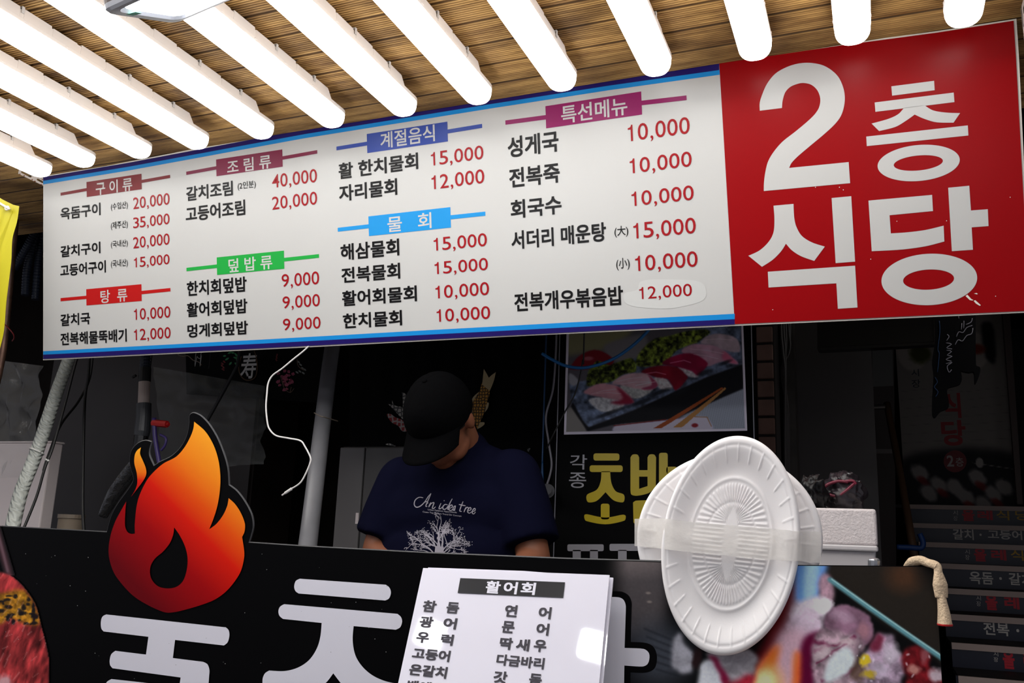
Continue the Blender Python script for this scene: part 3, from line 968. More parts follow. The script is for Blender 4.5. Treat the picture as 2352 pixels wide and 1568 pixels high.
flame_main = smooth([z1(p) for p in [(1400, 590, 1), (1480, 660), (1540, 760), (1575, 870), (1588, 980), (1585, 1080), (1570, 1180), (1545, 1270), (1508, 1365, 1), (1560, 1325), (1608, 1262), (1638, 1195), (1648, 1140, 1), (1692, 1180), (1735, 1245), (1764, 1320), (1763, 1378), (1745, 1420, 1)]] +
   [zf(p) for p in [(2200, 380), (2198, 450), (2170, 560), (2110, 660), (2030, 750), (1930, 820), (1800, 870), (1680, 905), (1580, 929), (1500, 934), (1430, 912), (1330, 865), (1210, 790), (1110, 690), (1030, 580), (987, 455), (980, 350), (1000, 230), (1038, 118)]] +
   [z1(p) for p in [(870, 1235), (910, 1165, 1), (903, 1250), (902, 1340), (918, 1382), (945, 1397), (973, 1395, 1), (972, 1330), (985, 1200), (1010, 1110), (1060, 1010), (1110, 950), (1180, 890), (1270, 842), (1330, 775), (1372, 700), (1394, 640)]])
hole = smooth([zf(p) for p in [(1570, 168, 1), (1620, 240), (1668, 340), (1690, 440), (1685, 540), (1655, 640), (1600, 697), (1520, 717), (1430, 700), (1373, 645), (1352, 580), (1360, 510), (1400, 445), (1470, 385), (1530, 310), (1560, 235)]])
mb = MB(); poly_px(mb, BOARD, [flame_main, hole], 0.0005)
mb.build('flame_print', flame_mat('flame_print', (300, 1330), (520, 990), [(0.0, (98, 0, 12)), (0.28, (152, 4, 10)), (0.48, (206, 28, 8)), (0.60, (220, 84, 14)), (0.76, (232, 142, 30)), (1.0, (246, 180, 48))], bd), bd)
mb = MB(); poly_px(mb, BOARD, [smooth([z1(p) for p in [(1017, 775, 1), (1010, 820), (1030, 870), (1050, 920), (1055, 965), (1036, 1010), (992, 1070), (945, 1130, 1), (975, 1080), (990, 1030), (986, 960), (969, 890), (972, 830), (990, 795)]])], 0.0005)
mb.build('flame_print', flame_mat('small_flame_print', (305, 1140), (325, 1030), [(0.0, (150, 8, 14)), (0.35, (205, 30, 10)), (0.52, (224, 120, 20)), (1.0, (238, 176, 40))], bd), bd)

LET1 = [[(930, 965), (958, 951, 1), (2035, 1067, 1), (2060, 1092), (2067, 1140), (2052, 1200), (2018, 1230, 1), (1578, 1180, 1), (1558, 1343, 1), (1830, 1377, 1), (1870, 1400), (1887, 1450), (1885, 1500, 1), (1870, 1700, 1), (1605, 1680, 1), (1628, 1518, 1), (1015, 1435, 1), (994, 1408), (989, 1365), (1003, 1310), (1040, 1278, 1), (1316, 1312, 1), (1338, 1152, 1), (935, 1104, 1), (915, 1080), (909, 1035), (915, 990)],
        [(950, 1605, 1), (962, 1560), (1005, 1532, 1), (1260, 1560, 1), (1600, 1600, 1), (1600, 1720, 1), (950, 1690, 1)]]
mb = MB()
for rg in LET1: poly_px(mb, BOARD, [smooth([zf(p) for p in rg], 5)], 0.0005)
mb.build('letter', M['board_white'], bd)
LET2 = [[(740, 504, 1), (1515, 558, 1), (1548, 585), (1561, 630), (1545, 680), (1510, 700, 1), (730, 637, 1), (702, 615), (690, 575), (704, 525)],
        [(600, 733, 1), (1620, 820, 1), (1652, 850), (1662, 890), (1645, 940), (1605, 963, 1), (1225, 930, 1), (1217, 1060), (1240, 1190), (1300, 1290), (1390, 1370), (1500, 1422), (1620, 1450, 1), (1620, 1640, 1), (1300, 1600, 1), (1160, 1500), (1042, 1355, 1), (990, 1425), (920, 1490), (800, 1580, 1), (410, 1640, 1), (405, 1415), (425, 1358), (465, 1330, 1), (600, 1335), (720, 1305), (820, 1240), (890, 1140), (925, 1030), (938, 902, 1), (590, 866, 1), (558, 838), (548, 795), (564, 755)]]
mb = MB()
for rg in LET2: poly_px(mb, BOARD, [smooth([zg(p) for p in rg], 5)], 0.0005)
mb.build('letter', M['board_white'], bd)

# grilled food photograph at the right end of the board
pt = Paint(-165, 34, 1316, 975, 420, 268, (9, 9, 10))
nz = lambda s, seed, lo=0.7, hi=1.3: lo + (hi - lo)*vnoise(pt.X + 400, pt.Y + 100, s, seed)
pt.poly([(-165, 30), (100, 30), (120, 200), (60, 350), (-165, 340)], (66, 62, 64), 30)
pt.ell(-20, 40, 150, 60, (98, 90, 90), 1.2, 0.8)
pt.ell(70, 440, 140, 130, (54, 58, 66), 1.0)
for k in range(6):
    pt.line([(20 + 10*k, 330 + 34*k), (190 - 4*k, 400 + 26*k)], 9, (30, 32, 38), 0.9, 0.6)
pt.poly([(770, 30), (1316, 30), (1316, 500), (1200, 410), (1000, 290), (800, 120)], (36, 32, 28), 12)
pt.ell(1110, 110, 70, 60, (74, 48, 32), 1.2, 0.8)
pt.ell(1240, 90, 70, 60, (22, 20, 19), 1.2, 0.8)
pt.poly([(560, 400), (600, 270), (640, 150), (680, 34), (750, 34), (750, 220), (700, 330), (680, 420), (560, 460)], (150, 128, 140), 18, 0.95)
pt.poly([(600, 190), (645, 150), (600, 320), (540, 460), (470, 580), (420, 580), (500, 420)], (104, 16, 20), 18, 0.9)
pt.poly([(668, 30), (784, 30), (762, 150), (742, 215), (664, 220), (652, 140)], (104, 154, 226), 12)
pt.poly([(700, 30), (748, 30), (735, 190), (690, 205)], (172, 206, 244), 12, 0.8)
pt.poly([(752, 120), (790, 100), (815, 170), (800, 250), (760, 220)], (168, 134, 150), 7, tex=nz(30, 2))
pt.ell(715, 250, 82, 50, (214, 204, 216), 0.5, 0.95, rot=-.3, wob=.4, seed=2)
pt.ell(768, 238, 42, 38, (228, 224, 232), 0.4, 1.0, wob=.5, seed=4)
pt.ell(705, 318, 72, 62, (204, 184, 202), 0.6, 0.95, wob=.5, seed=5, tex=nz(50, 6, .85, 1.15))
pt.poly([(545, 440), (595, 340), (690, 340), (705, 420), (672, 560), (660, 975), (430, 975), (480, 540)], (206, 168, 184), 20, 0.95)
pt.poly([(690, 370), (740, 342), (790, 358), (745, 420), (722, 480), (750, 545), (720, 640), (664, 560), (668, 450)], (88, 8, 46), 9)
pt.poly([(545, 425), (585, 400), (565, 500), (550, 560), (530, 975), (430, 975), (478, 550)], (250, 104, 28), 14)
pt.poly([(500, 500), (560, 480), (600, 540), (620, 975), (450, 975)], (252, 176, 110), 20, 0.9)
pt.ell(525, 560, 42, 50, (255, 226, 168), 0.9)
pt.poly([(648, 430), (672, 430), (672, 560), (650, 975), (615, 975), (640, 560)], (242, 106, 40), 9, 0.9)
X_, Y_ = pt.X, pt.Y                          # ragged edges on the meat
pt.X = X_ + 34*(vnoise(X_ + 300, Y_ + 300, 46, 41, 4) - 0.5); pt.Y = Y_ + 34*(vnoise(X_ + 700, Y_ + 300, 46, 42, 4) - 0.5)
t1 = nz(34, 11, 0.45, 1.5)
pt.poly([(790, 262), (850, 234), (920, 248), (982, 300), (976, 372), (930, 404), (862, 362), (800, 350), (770, 312)], (124, 92, 112), 5, tex=nz(60, 12, .6, 1.45))
pt.ell(850, 280, 44, 24, (176, 146, 168), 0.9, 0.8, rot=.3); pt.ell(940, 340, 26, 34, (170, 120, 130), 0.9, 0.7)
pt.poly([(730, 360), (800, 338), (880, 350), (945, 402), (905, 480), (880, 640), (760, 700), (725, 520)], (150, 126, 138), 6, tex=t1)
for (a, b, w) in (((740, 420), (900, 370), 12), ((745, 470), (860, 400), 10), ((770, 545), (900, 500), 14), ((730, 380), (790, 400), 14)):
    pt.line([a, b], w, (92, 14, 50), 0.9, 0.7)
pt.poly([(790, 470), (850, 415), (900, 430), (890, 490), (830, 540), (775, 545)], (198, 208, 212), 8)
pt.ell(770, 425, 40, 24, (196, 180, 186), 0.9, 0.8, rot=-.5); pt.ell(860, 385, 34, 18, (206, 186, 192), 0.9, 0.8)
pt.poly([(960, 424), (1000, 362), (1056, 352), (1068, 415), (1112, 470), (1096, 560), (1080, 760), (900, 760), (888, 560), (920, 470)], (152, 132, 152), 6, tex=nz(28, 13, .5, 1.5))
pt.poly([(965, 400), (1000, 360), (1030, 372), (1010, 410), (975, 430)], (110, 40, 62), 7)
pt.ell(1050, 430, 30, 40, (196, 186, 200), 0.9, 0.8); pt.ell(1010, 500, 40, 30, (190, 178, 196), 0.9, 0.7)
pt.ell(915, 510, 28, 46, (78, 58, 44), 0.9, 0.8); pt.ell(945, 468, 22, 27, (206, 180, 44), 0.6, 1.0, wob=.5, seed=7); pt.ell(962, 522, 28, 18, (176, 152, 50), 0.7, 1.0, wob=.5, seed=8)
pt.poly([(1096, 436), (1150, 404), (1214, 418), (1222, 488), (1272, 520), (1280, 760), (1110, 760), (1112, 520)], (104, 22, 28), 6, tex=nz(30, 14, .5, 1.55))
pt.ell(1152, 500, 24, 18, (192, 140, 130), 0.9, 0.8); pt.ell(1245, 522, 30, 24, (188, 176, 186), 0.9, 0.9); pt.ell(1195, 440, 20, 26, (150, 90, 96), 0.9, 0.7)
pt.poly([(138, 405), (162, 348), (192, 388), (224, 440), (216, 512), (168, 514), (132, 470)], (152, 152, 162), 7, tex=nz(40, 15, .8, 1.15))
pt.poly([(236, 600), (252, 492), (290, 458), (334, 490), (352, 580), (346, 800), (236, 800)], (198, 202, 210), 6)
pt.poly([(288, 436), (420, 416), (494, 448), (474, 520), (400, 566), (352, 540), (320, 480)], (150, 146, 152), 8, tex=nz(40, 16, .75, 1.2))
pt.poly([(300, 450), (335, 470), (372, 540), (352, 570), (322, 500)], (122, 20, 56), 7)
pt.poly([(352, 560), (410, 540), (476, 528), (450, 640), (370, 640)], (140, 30, 46), 9, tex=nz(30, 17, .6, 1.5))
pt.ell(238, 450, 22, 40, (36, 22, 24), 0.8)
pt.X, pt.Y = X_, Y_
pt.line([(798, 124), (960, 240), (1120, 352), (1275, 458)], 20, (88, 138, 148), 0.6)
pt.line([(806, 122), (960, 232), (1120, 343), (1275, 449)], 6, (168, 212, 214), 0.9, 0.8)
rs = np.random.RandomState(11)
for k in range(22):
    x, y = rs.uniform(740, 1240), rs.uniform(360, 620)
    if y < 380 + max(0, x - 900)*0.1: continue
    pt.ell(x, y, rs.uniform(3, 10), rs.uniform(2, 5), (236, 230, 238), 0.9, 0.55, rot=rs.uniform(0, 3))
for (x, y) in ((35, 180), (40, 217)): pt.ell(x, y, 10, 5, (150, 140, 130), 0.9, 0.5)
pt.C *= (0.95 + 0.10*vnoise(pt.X, pt.Y, 9, 77))[..., None]
fd_ = np.clip((pt.X + 160)/120, 0, 1)[..., None]; fd_ = fd_*fd_*(3 - 2*fd_)
pt.C = pt.C*fd_ + 6*(1 - fd_)                # the print runs out into the plain black of the board
BT = [(1380, 1286), (1560, 1291.5), (1830, 1298), (2148.2, 1301), (2200, 1302)]
def board_pos(x, y):
    px, py = 1470 + x/1.8286, 1263 + y/1.8286
    yt = float(np.interp(px, [b[0] for b in BT], [b[1] for b in BT])) + 0.8
    xr = 2148.2 + (py - 1301)*0.0605 - 0.8
    a, b = BOARD.uv(min(px, xr), max(py, yt))
    return BOARD.pt(a, b, 0.0004)
mb, cols = pt.grid(board_pos, 1.38)
mb.build('grilled_food_photo', M['vcol'], bd, cols=cols)
# third letter, mostly behind the sheet, with its black outline
mb = MB(); poly_px(mb, BOARD, [smooth([zh(p) for p in [(1850, 350, 1), (2060, 352), (2130, 385), (2160, 450), (2160, 510, 1), (2152, 806, 1), (2290, 815), (2360, 855), (2388, 945), (2365, 1045), (2285, 1082), (2150, 1080, 1), (2140, 1700, 1), (1850, 1700, 1)]], 5)], 0.0007)
mb.build('letter_outline', M['board_black'], bd)
mb = MB(); poly_px(mb, BOARD, [smooth([zh(p) for p in [(1850, 400, 1), (2040, 404), (2085, 425), (2106, 470), (2108, 520, 1), (2097, 860, 1), (2265, 868), (2312, 900), (2321, 950), (2303, 1005), (2255, 1027), (2095, 1018, 1), (2085, 1700, 1), (1850, 1700, 1)]], 5)], 0.0010)
mb.build('letter', M['board_white'], bd)

# meat photograph at the left end of the board
pt = Paint(-150, 150, 520, 2200, 100, 300, (17, 16, 18))
pt.line([(-60, 100), (90, 610)], 58, (78, 52, 58), 0.7); pt.line([(-45, 100), (70, 560)], 20, (124, 104, 114), 0.9, 0.5)
meat = [(-150, 570, 1), (0, 570), (70, 592), (130, 622), (230, 722), (320, 862), (370, 1042), (428, 1270), (445, 1400), (435, 1600), (380, 1900), (200, 2200, 1), (-150, 2200, 1)]
pt.poly(meat, (146, 48, 50), 4, tex=0.12 + 1.7*vnoise(pt.X*1.6 + pt.Y*0.5 + 500, pt.Y*0.5 + 300, 70, 3, 4))
edge_d = 0.5 + 0.8*vnoise(pt.X, pt.Y, 26, 8)
pt.poly([(-150, 760), (0, 760), (150, 730), (230, 740), (320, 880), (352, 1040), (200, 1030), (100, 980), (0, 1040), (-150, 1040)], (176, 128, 30), 12, 0.9, tex=0.15 + 1.5*vnoise(pt.X + 300, pt.Y + 300, 44, 5, 4))
for k in range(34):
    x, y = rs.uniform(0, 330), rs.uniform(770, 1040)
    if y < 760 + abs(x - 200)*0.2: continue
    pt.ell(x, y, rs.uniform(8, 34), rs.uniform(8, 26), (22, 20, 24), 0.6, 0.9, wob=0.7, seed=k)
for k in range(70):
    x, y = rs.uniform(0, 420), rs.uniform(620, 1600)
    if x > 60 + (y - 560)*0.55 and y < 1200: continue
    pt.line([(x, y), (x + rs.uniform(10, 60), y - rs.uniform(20, 90))], rs.uniform(4, 9), (236, 190, 186) if rs.rand() < .5 else (70, 12, 18), 0.9, 0.35)
pt.ell(40, 1568, 60, 70, (206, 190, 196), 0.8, 0.7, wob=0.6, seed=2)
# keep black outside the meat
mask = Paint(-150, 150, 520, 2200, 100, 300, (0, 0, 0)); mask.poly(meat, (1, 1, 1), 3); mm = mask.C[..., :1]
up = (pt.Y < 600)[..., None]
pt.C = np.where(up, pt.C, pt.C*mm + np.array((17, 16, 18.0))*(1 - mm))
def meat_pos(x, y):
    p = zf((x, y)); a, b = BOARD.uv(*p); return BOARD.pt(a, b, 0.0004)
mb, cols = pt.grid(meat_pos, 1.3)
lum = pt.C.sum(axis=2).ravel()
mb.f = [q for q in mb.f if max(lum[i] for i in q) > 66]
used = sorted({i for q in mb.f for i in q}); ix = {i: k for k, i in enumerate(used)}
mb.v = [mb.v[i] for i in used]; mb.f = [tuple(ix[i] for i in q) for q in mb.f]; cols = cols[used]
mb.build('meat_photo', M['vcol'], bd, cols=cols)
mb = MB()
for k in range(46):
    x, y = rs.uniform(10, 900), rs.uniform(1255, 1560)
    if 250 < x < 560 and y < 1400: continue
    r = rs.uniform(0.5, 1.1)
    poly_px(mb, BOARD, [[(x-r, y), (x, y-r), (x+r*1.3, y), (x, y+r)]], 0.0006)
mb.build('dust_specks', mat('dust', (150, 150, 150), 0.8), bd)
# support behind the board
ct = thing('counter', 'stainless work counter behind the black signboard', 'counter', (-1.6, 1.80, 0))
steel = mat('counter_steel', (96, 98, 100), 0.35, 0.5, 0.7)
MB().box((-3.6, 1.50, 0.90), (0.22, 2.06, 0.94)).build('worktop', steel, ct, bevel=0.004)
MB().box((-3.56, 1.50, 0.06), (0.20, 2.02, 0.90)).build('cabinet_body', M['wall_grey'], ct)
for x in (-3.4, -1.7, 0.05):
    MB().box((x, 1.459, 0.06), (x + 0.06, 1.50, 0.93)).build('board_support', M['black'], ct)

# ------------------------------------------------------------------ acrylic menu sheets
sh = thing('menu_sheet', 'white glossy acrylic sheet listing raw fish, leaning on the counter board', 'menu', SHEET.pt(*SHEET.uv(1150, 1600)))
def sheet_poly(px, h, t, name, parent):
    mb = MB(); poly_px(mb, SHEET, [px], h, t)
    return mb.build(name, M['sheet'], parent)
e = lambda x0, y0, x1, y1, yy: (x0 + (x1 - x0)*(yy - y0)/(y1 - y0), yy)
sheet_poly([(971.5, 1303.7), (1399.5, 1319.8), e(1399.5, 1319.8, 1375.8, 1568, 1720), e(971.5, 1303.7, 914, 1568, 1720)], -0.0022, 0.0015, 'sheet', sh)
HX = SHEET
mb = MB(); poly_px(mb, SHEET, [[zh((617, 232)), zh((1560, 270)), zh((1543, 410)), zh((593, 366))]], 0.0003)
hb = mb.build('heading_bar', M['sheet_bar'], sh)
mb = MB()
for s, a, b in (('활', (860, 257), (967, 373)), ('어', (1020, 265), (1120, 378)), ('회', (1175, 270), (1283, 384))):
    text_on(mb, SHEET, s, zh(a), zh(b), 0.0006, 0.03)
mb.build('heading_lettering', M['board_white'], hb)
for s, a, b in (('참', (293, 432), (387, 538)), ('돔', (505, 448), (594, 550)), ('광', (265, 575), (359, 680)), ('어', (478, 588), (572, 692)),
                ('우', (235, 715), (322, 818)), ('럭', (455, 735), (542, 838)), ('고등어', (200, 858), (512, 985)), ('은갈치', (172, 1002), (484, 1135)), ('벵에돔', (150, 1150), (462, 1282)),
                ('연', (1030, 472), (1119, 582)), ('어', (1333, 490), (1425, 600)), ('문', (1003, 618), (1094, 727)), ('어', (1313, 637), (1405, 748)),
                ('딱', (983, 765), (1077, 877)), ('새', (1130, 778), (1229, 888)), ('우', (1290, 785), (1382, 898)), ('다금바리', (955, 915), (1363, 1052)),
                ('갓', (928, 1066), (1027, 1180)), ('돔', (1247, 1090), (1340, 1205))):
    mb = MB(); text_on(mb, SHEET, s, zh(a), zh(b), 0.0003, 0.034); mb.build('lettering', M['sheet_ink'], sh)
sh2 = thing('menu_sheet', 'second white acrylic sheet just behind the raw fish list', 'menu', SHEET.pt(*SHEET.uv(1180, 1600), -0.01))
sheet_poly([(979, 1299.3), (1200, 1307), (1405.5, 1322.5), e(1405.5, 1322.5, 1382, 1568, 1720), e(979, 1299.3, 922, 1568, 1720)], -0.0095, 0.0015, 'sheet', sh2)

# ------------------------------------------------------------------ foam trays taped to the board
def tray(name, label, cx, cy, ax, ay, rot, Yp, depth, nrim, petals, base_ray=True):
    """oval moulded tray: paint-space ellipse laid on a vertical plane at Yp, recess going away from the viewer"""
    PL = Plane(P(cx, cy, Yp), (1, 0, 0), (0, 0, 1))
    c0 = PL.uv(cx, cy)
    # px -> metres along the two axes of the oval
    ca, sa = math.cos(rot), math.sin(rot)
    a1_, a2_ = np.array(PL.uv(cx + ax*ca, cy + ax*sa)), np.array(PL.uv(cx - ax*ca, cy - ax*sa))
    b1_, b2_ = np.array(PL.uv(cx - ay*sa, cy + ay*ca)), np.array(PL.uv(cx + ay*sa, cy - ay*ca))
    A = (a1_ - a2_)/2; B = (b1_ - b2_)/2
    c0 = (a1_ + a2_ + b1_ + b2_)/4
    NT, NR = 480, 84
    vs = []; fs = []
    for j in range(NR + 1):
        r = j/NR
        for i in range(NT):
            th = 2*math.pi*i/NT
            h = 0.0
            # moulded profile (h = towards the viewer)
            if r > 0.955:
                q = (r - 0.955)/0.045; h = -0.003*q*q - 0.0035*max(q - .6, 0)/.4
            elif r > 0.64:
                q = (0.955 - r)/0.315
                h = -depth*(q*q*(3 - 2*q))
                fr = (th*nrim/(2*math.pi)) % 1.0
                w = abs(fr - 0.5)*2
                rib = math.exp(-((w - 1.0)/0.10)**2)
                ring = math.exp(-((r - 0.915)/0.012)**2)*(1 - rib)
                h += 0.0016*rib*math.sin(math.pi*min(max((r - 0.74)/0.19, 0), 1)) - 0.0016*ring
                h += 0.0012*math.exp(-((r - 0.78)/0.012)**2)*math.exp(-((w - 1.0)/0.09)**2)
            else:
                h = -depth
                if base_ray and r < 0.57:
                    # two fans of ribs with straight bars between them and a smooth leaf in the middle
                    x_, y_ = r*math.cos(th), r*math.sin(th)
                    fo = 0.20
                    if abs(x_) < fo: ph = x_/fo*5.0
                    else: ph = math.copysign(5.0 + math.atan2(abs(x_) - fo, abs(y_) + 1e-6)/(math.pi/2)*12.0, x_)
                    bar = 0.5 + 0.5*math.cos(2*math.pi*ph)
                    gap = max(math.exp(-((r - rg)/0.016)**2) for rg in (0.565, 0.38))
                    leaf = 0.115*(1 - (x_/0.34)**2)
                    inside = min(max((abs(y_) - leaf)/0.02, 0.0), 1.0) if abs(x_) < 0.34 else 1.0
                    fade = min(max((math.hypot(max(abs(x_) - fo, 0), y_) - 0.02)/0.08, 0), 1)
                    h += 0.0022*bar*(1 - gap)*inside*fade + 0.0012*(1 - inside)
                h += 0.002*math.exp(-((r - 0.605)/0.016)**2)
            q = c0 + A*r*math.cos(th) + B*r*math.sin(th)
            vs.append(PL.pt(q[0], q[1], h))
    for j in range(NR):
        for i in range(NT):
            a = j*NT + i; b = j*NT + (i+1) % NT
            fs.append((a, b, b + NT, a + NT))
    # back skin
    k0 = len(vs)
    for j in (NR, int(NR*0.7), 0):
        r = j/NR
        for i in range(NT):
            th = 2*math.pi*i/NT
            q = c0 + A*r*math.cos(th) + B*r*math.sin(th)
            vs.append(PL.pt(q[0], q[1], -0.008 if j == NR else -depth - 0.003))
    for i in range(NT):
        b = (i+1) % NT
        fs.append((NR*NT + i, NR*NT + b, k0 + b, k0 + i))
        fs.append((k0 + i, k0 + b, k0 + NT + b, k0 + NT + i))
        fs.append((k0 + NT + i, k0 + NT + b, k0 + 2*NT + b, k0 + 2*NT + i))
    mb = MB(); mb.v = [tuple(p) for p in vs]; mb.f = fs
    o = mb.build(name, M['foam'], None, shade=True)
    return tag(o, label, 'tray', 'foam trays taped to the counter board'), PL
tf, TPL = tray('foam_tray', 'white oval foam tray taped upright in front of the counter board', 1675, 1250, 254, 159, math.radians(96), BY - 0.026, 0.016, 30, 44)
tr, RPL = tray('foam_tray', 'white round foam tray behind the oval tray, showing past both its sides', 1671, 1236, 214, 200, math.radians(5), BY + 0.012, 0.007, 28, 60)
# clear tape across both trays
tp = MB()
N = 60
topl = [(1457.5, 1191), (1526, 1190), (1560, 1196), (1675, 1206), (1775, 1214), (1836, 1220), (1887, 1221)]
botl = [(1457, 1253), (1512, 1259), (1560, 1265), (1675, 1276), (1770, 1285), (1832, 1288), (1881, 1293)]
vs = []
for i in range(N + 1):
    x = 1457.5 + (1886 - 1457.5)*i/N
    yt = float(np.interp(x, [p[0] for p in topl], [p[1] for p in topl])); yb = float(np.interp(x, [p[0] for p in botl], [p[1] for p in botl]))
    dep = float(np.interp(x, [1457, 1500, 1526, 1545, 1810, 1836, 1858, 1887], [BY + 0.008, BY + 0.004, BY - 0.026, BY - 0.0335, BY - 0.0335, BY - 0.026, BY + 0.004, BY + 0.008]))
    for j in range(9):
        t = j/8
        w = 0.0012*(noise.noise(Vector((x*0.02, t*2.5, 3.0))) + 0.6*noise.noise(Vector((x*0.05, t*6, 9.0))))
        yy = yt + (yb - yt)*t + (1.3*noise.noise(Vector((x*0.06, 5.0 + t*8, 1.0))) if j in (0, 8) else 0)
        vs.append(P(x, yy, dep + w - 0.001))
fs = [(i*9 + j, i*9 + j + 1, (i+1)*9 + j + 1, (i+1)*9 + j) for i in range(N) for j in range(8)]
tp.add(vs, fs)
tape = tp.build('packing_tape', mat('clear_tape', (238, 234, 228), 0.12, 0.6, alpha=0.62, bump=0.15, bscale=60), None, shade=True)
tag(tape, 'strip of clear packing tape stretched across the two foam trays', 'tape')
# small bug-like speck is left out; bolt and cloth tie on the board's right end
bo = MB()
b0 = P(2008, 1302, BY + 0.02)
bo.tube([b0, P(2008, 1287, BY + 0.02)], 0.0085, 12)
bo.ellip(P(2008, 1286.5, BY + 0.02), (0.0085, 0.0085, 0.004), nu=12, nv=6)
for k in range(4): bo.tube([P(2008, 1299 - k*3.2, BY + 0.02), P(2008, 1298 - k*3.2, BY + 0.02)], 0.0094, 12)
tag(bo.build('bolt', mat('zinc', (170, 172, 176), 0.3, 0.5, 0.8), None, shade=False), 'short zinc bolt standing up behind the board near the cloth tie', 'bolt')
tie = thing('cloth_tie', 'beige cotton glove strip knotted over the right corner of the board', 'cloth', P(2145, 1310, BY - 0.01))
zt = zc(2050, 1140, 3.663)
cotton = mat('beige_cotton', (214, 190, 160), 0.9, 0.1, bump=0.4, bscale=300, var=0.12, vscale=60)
mb = MB()
mb.tube([P(*zt((120, 600)), BY + 0.02), P(*zt((170, 552)), BY + 0.01), P(*zt((235, 535)), BY), P(*zt((300, 558)), BY - 0.006), P(*zt((372, 575)), BY - 0.012), P(*zt((385, 640)), BY - 0.014), P(*zt((400, 740)), BY - 0.014), P(*zt((412, 850)), BY - 0.014)], [0.006, 0.0095, 0.0085, 0.008, 0.006, 0.007, 0.012, 0.010], 12, sm=6, sq=0.75)
mb.tube([P(*zt((250, 545)), BY - 0.004), P(*zt((320, 570)), BY - 0.013), P(*zt((370, 590)), BY - 0.016)], 0.0045, 10, sm=5)
mb.build('strip', cotton, tie, shade=True)
mb = MB()
mb.tube([P(*zt((408, 830)), BY - 0.014), P(*zt((420, 900)), BY - 0.014), P(*zt((432, 980)), BY - 0.014), P(*zt((440, 1075)), BY - 0.014)], [0.0095, 0.011, 0.0135, 0.0165], 14, sm=6, sq=0.6)
mb.build('cuff', cotton, tie, shade=True)
mb = MB()
mb.tube([P(*zt((440, 1070)), BY - 0.014), P(*zt((441, 1086)), BY - 0.014)], [0.0172, 0.0165], 14, sq=0.6)
mb.build('red_hem', mat('red_thread', (170, 16, 22), 0.9), tie, shade=True)

# ------------------------------------------------------------------ sushi poster
po = thing('sushi_poster', 'black standing poster with sushi photo and yellow Korean letters', 'poster', POSTER.pt(*POSTER.uv(1500, 1400)))
z3 = zc(1250, 740, 2.8514); zs = zc(1290, 750, 5.2267)
mb = MB(); poly_px(mb, POSTER, [[(1288, 700), (1725, 690), (1790, 2450), (1205, 2450)]], -0.006, 0.005)
mb.build('panel', M['black'], po)
mb = MB()
for a, b in (((1288.5, 700), (1268, 1420)), ((1724, 690), (1743, 1420))):
    mb.tube([POSTER.pt(*POSTER.uv(*a), 0.002), POSTER.pt(*POSTER.uv(*b), 0.002)], 0.0016, 6)
mb.build('metal_edge', mat('thin_aluminium', (150, 150, 156), 0.3, 0.5, 0.7), po)
mb = MB(); poly_px(mb, POSTER, [[(1303, 700), (1705, 690), (1716.5, 988.8), (1295.4, 997.8)]], 0.0006)
pw_ = mat('poster_white', (248, 240, 255), 0.4)
mb.build('photo_border', pw_, po)
sp = Paint(40, -330, 2205, 1265, 340, 250, (44, 42, 46))
nzs = lambda s, seed, lo=0.75, hi=1.25: lo + (hi-lo)*vnoise(sp.X + 500, sp.Y + 500, s, seed)
sp.poly([(40, -330), (900, -330), (700, 160), (90, 300), (40, 300)], (74, 72, 48), 30, 0.8)
sp.poly([(500, 180), (1000, 80), (900, 420), (560, 360)], (62, 60, 62), 20)
sp.poly([(40, 1000), (110, 960), (280, 1265), (40, 1265)], (66, 64, 62), 6)
sp.poly([(1500, 1265), (1450, 1100), (2000, 800), (2205, 740), (2205, 1265)], (80, 84, 92), 14)
for k in range(26):
    sp.line([(1480 + k*28, 1265), (1480 + k*28 + 120, 760)], 5, (50, 54, 60), 0.8, 0.35)
sp.poly([(60, 660), (300, 620), (1800, -60), (2205, -40), (2205, 470), (1750, 620), (860, 1010), (310, 1215), (230, 1130), (90, 900)], (42, 48, 60), 5, tex=nzs(70, 4, 0.2, 1.8), sm=False)
sp.poly([(310, 1215), (860, 1010), (1750, 620), (2205, 465), (2205, 770), (1980, 860), (1350, 1130), (600, 1190), (300, 1265), (90, 950), (110, 895), (240, 1130)], (5, 5, 7), 5, sm=False)
leaf = np.clip(2.9*(vnoise(sp.X, sp.Y, 40, 6) - 0.22), 0.08, 2.0)
sp.poly([(890, 450), (920, 300), (1100, 130), (1300, 90), (1500, 40), (1750, 20), (1810, 60), (1650, 180), (1400, 270), (1250, 430), (1100, 465)], (46, 53, 17), 6, tex=leaf)
sp.poly([(270, 660), (300, 500), (400, 370), (500, 400), (600, 420), (830, 360), (880, 520), (720, 560), (600, 640), (300, 700)], (42, 49, 15), 6, tex=leaf)
sp.poly([(60, 460), (170, 320), (330, 248), (470, 270), (605, 372), (560, 440), (400, 380), (300, 480), (60, 480)], (62, 7, 14), 5)
sp.ell(290, 350, 60, 26, (110, 80, 84), 0.8, 0.5)
sp.poly([(60, 530), (140, 580), (175, 640), (120, 690), (60, 650)], (84, 84, 88), 6)
sp.poly([(1450, 290), (1560, 210), (1690, 200), (1900, 230), (2080, 380), (2145, 462), (1950, 430), (1770, 480), (1640, 400)], (104, 78, 90), 6, tex=nzs(120, 9, .75, 1.2))
sp.poly([(1690, 190), (1760, 110), (1900, 76), (2080, 110), (2165, 180), (2170, 310), (2000, 290), (1850, 222)], (98, 86, 92), 6, tex=nzs(90, 12, .8, 1.15))
sp.poly([(1980, 300), (2080, 380), (2145, 462), (1960, 400)], (110, 40, 60), 14, 0.7)
sp.poly([(1400, 480), (1540, 510), (1660, 595), (1600, 618), (1500, 585)], (100, 95, 98), 4, tex=nzs(24, 2))
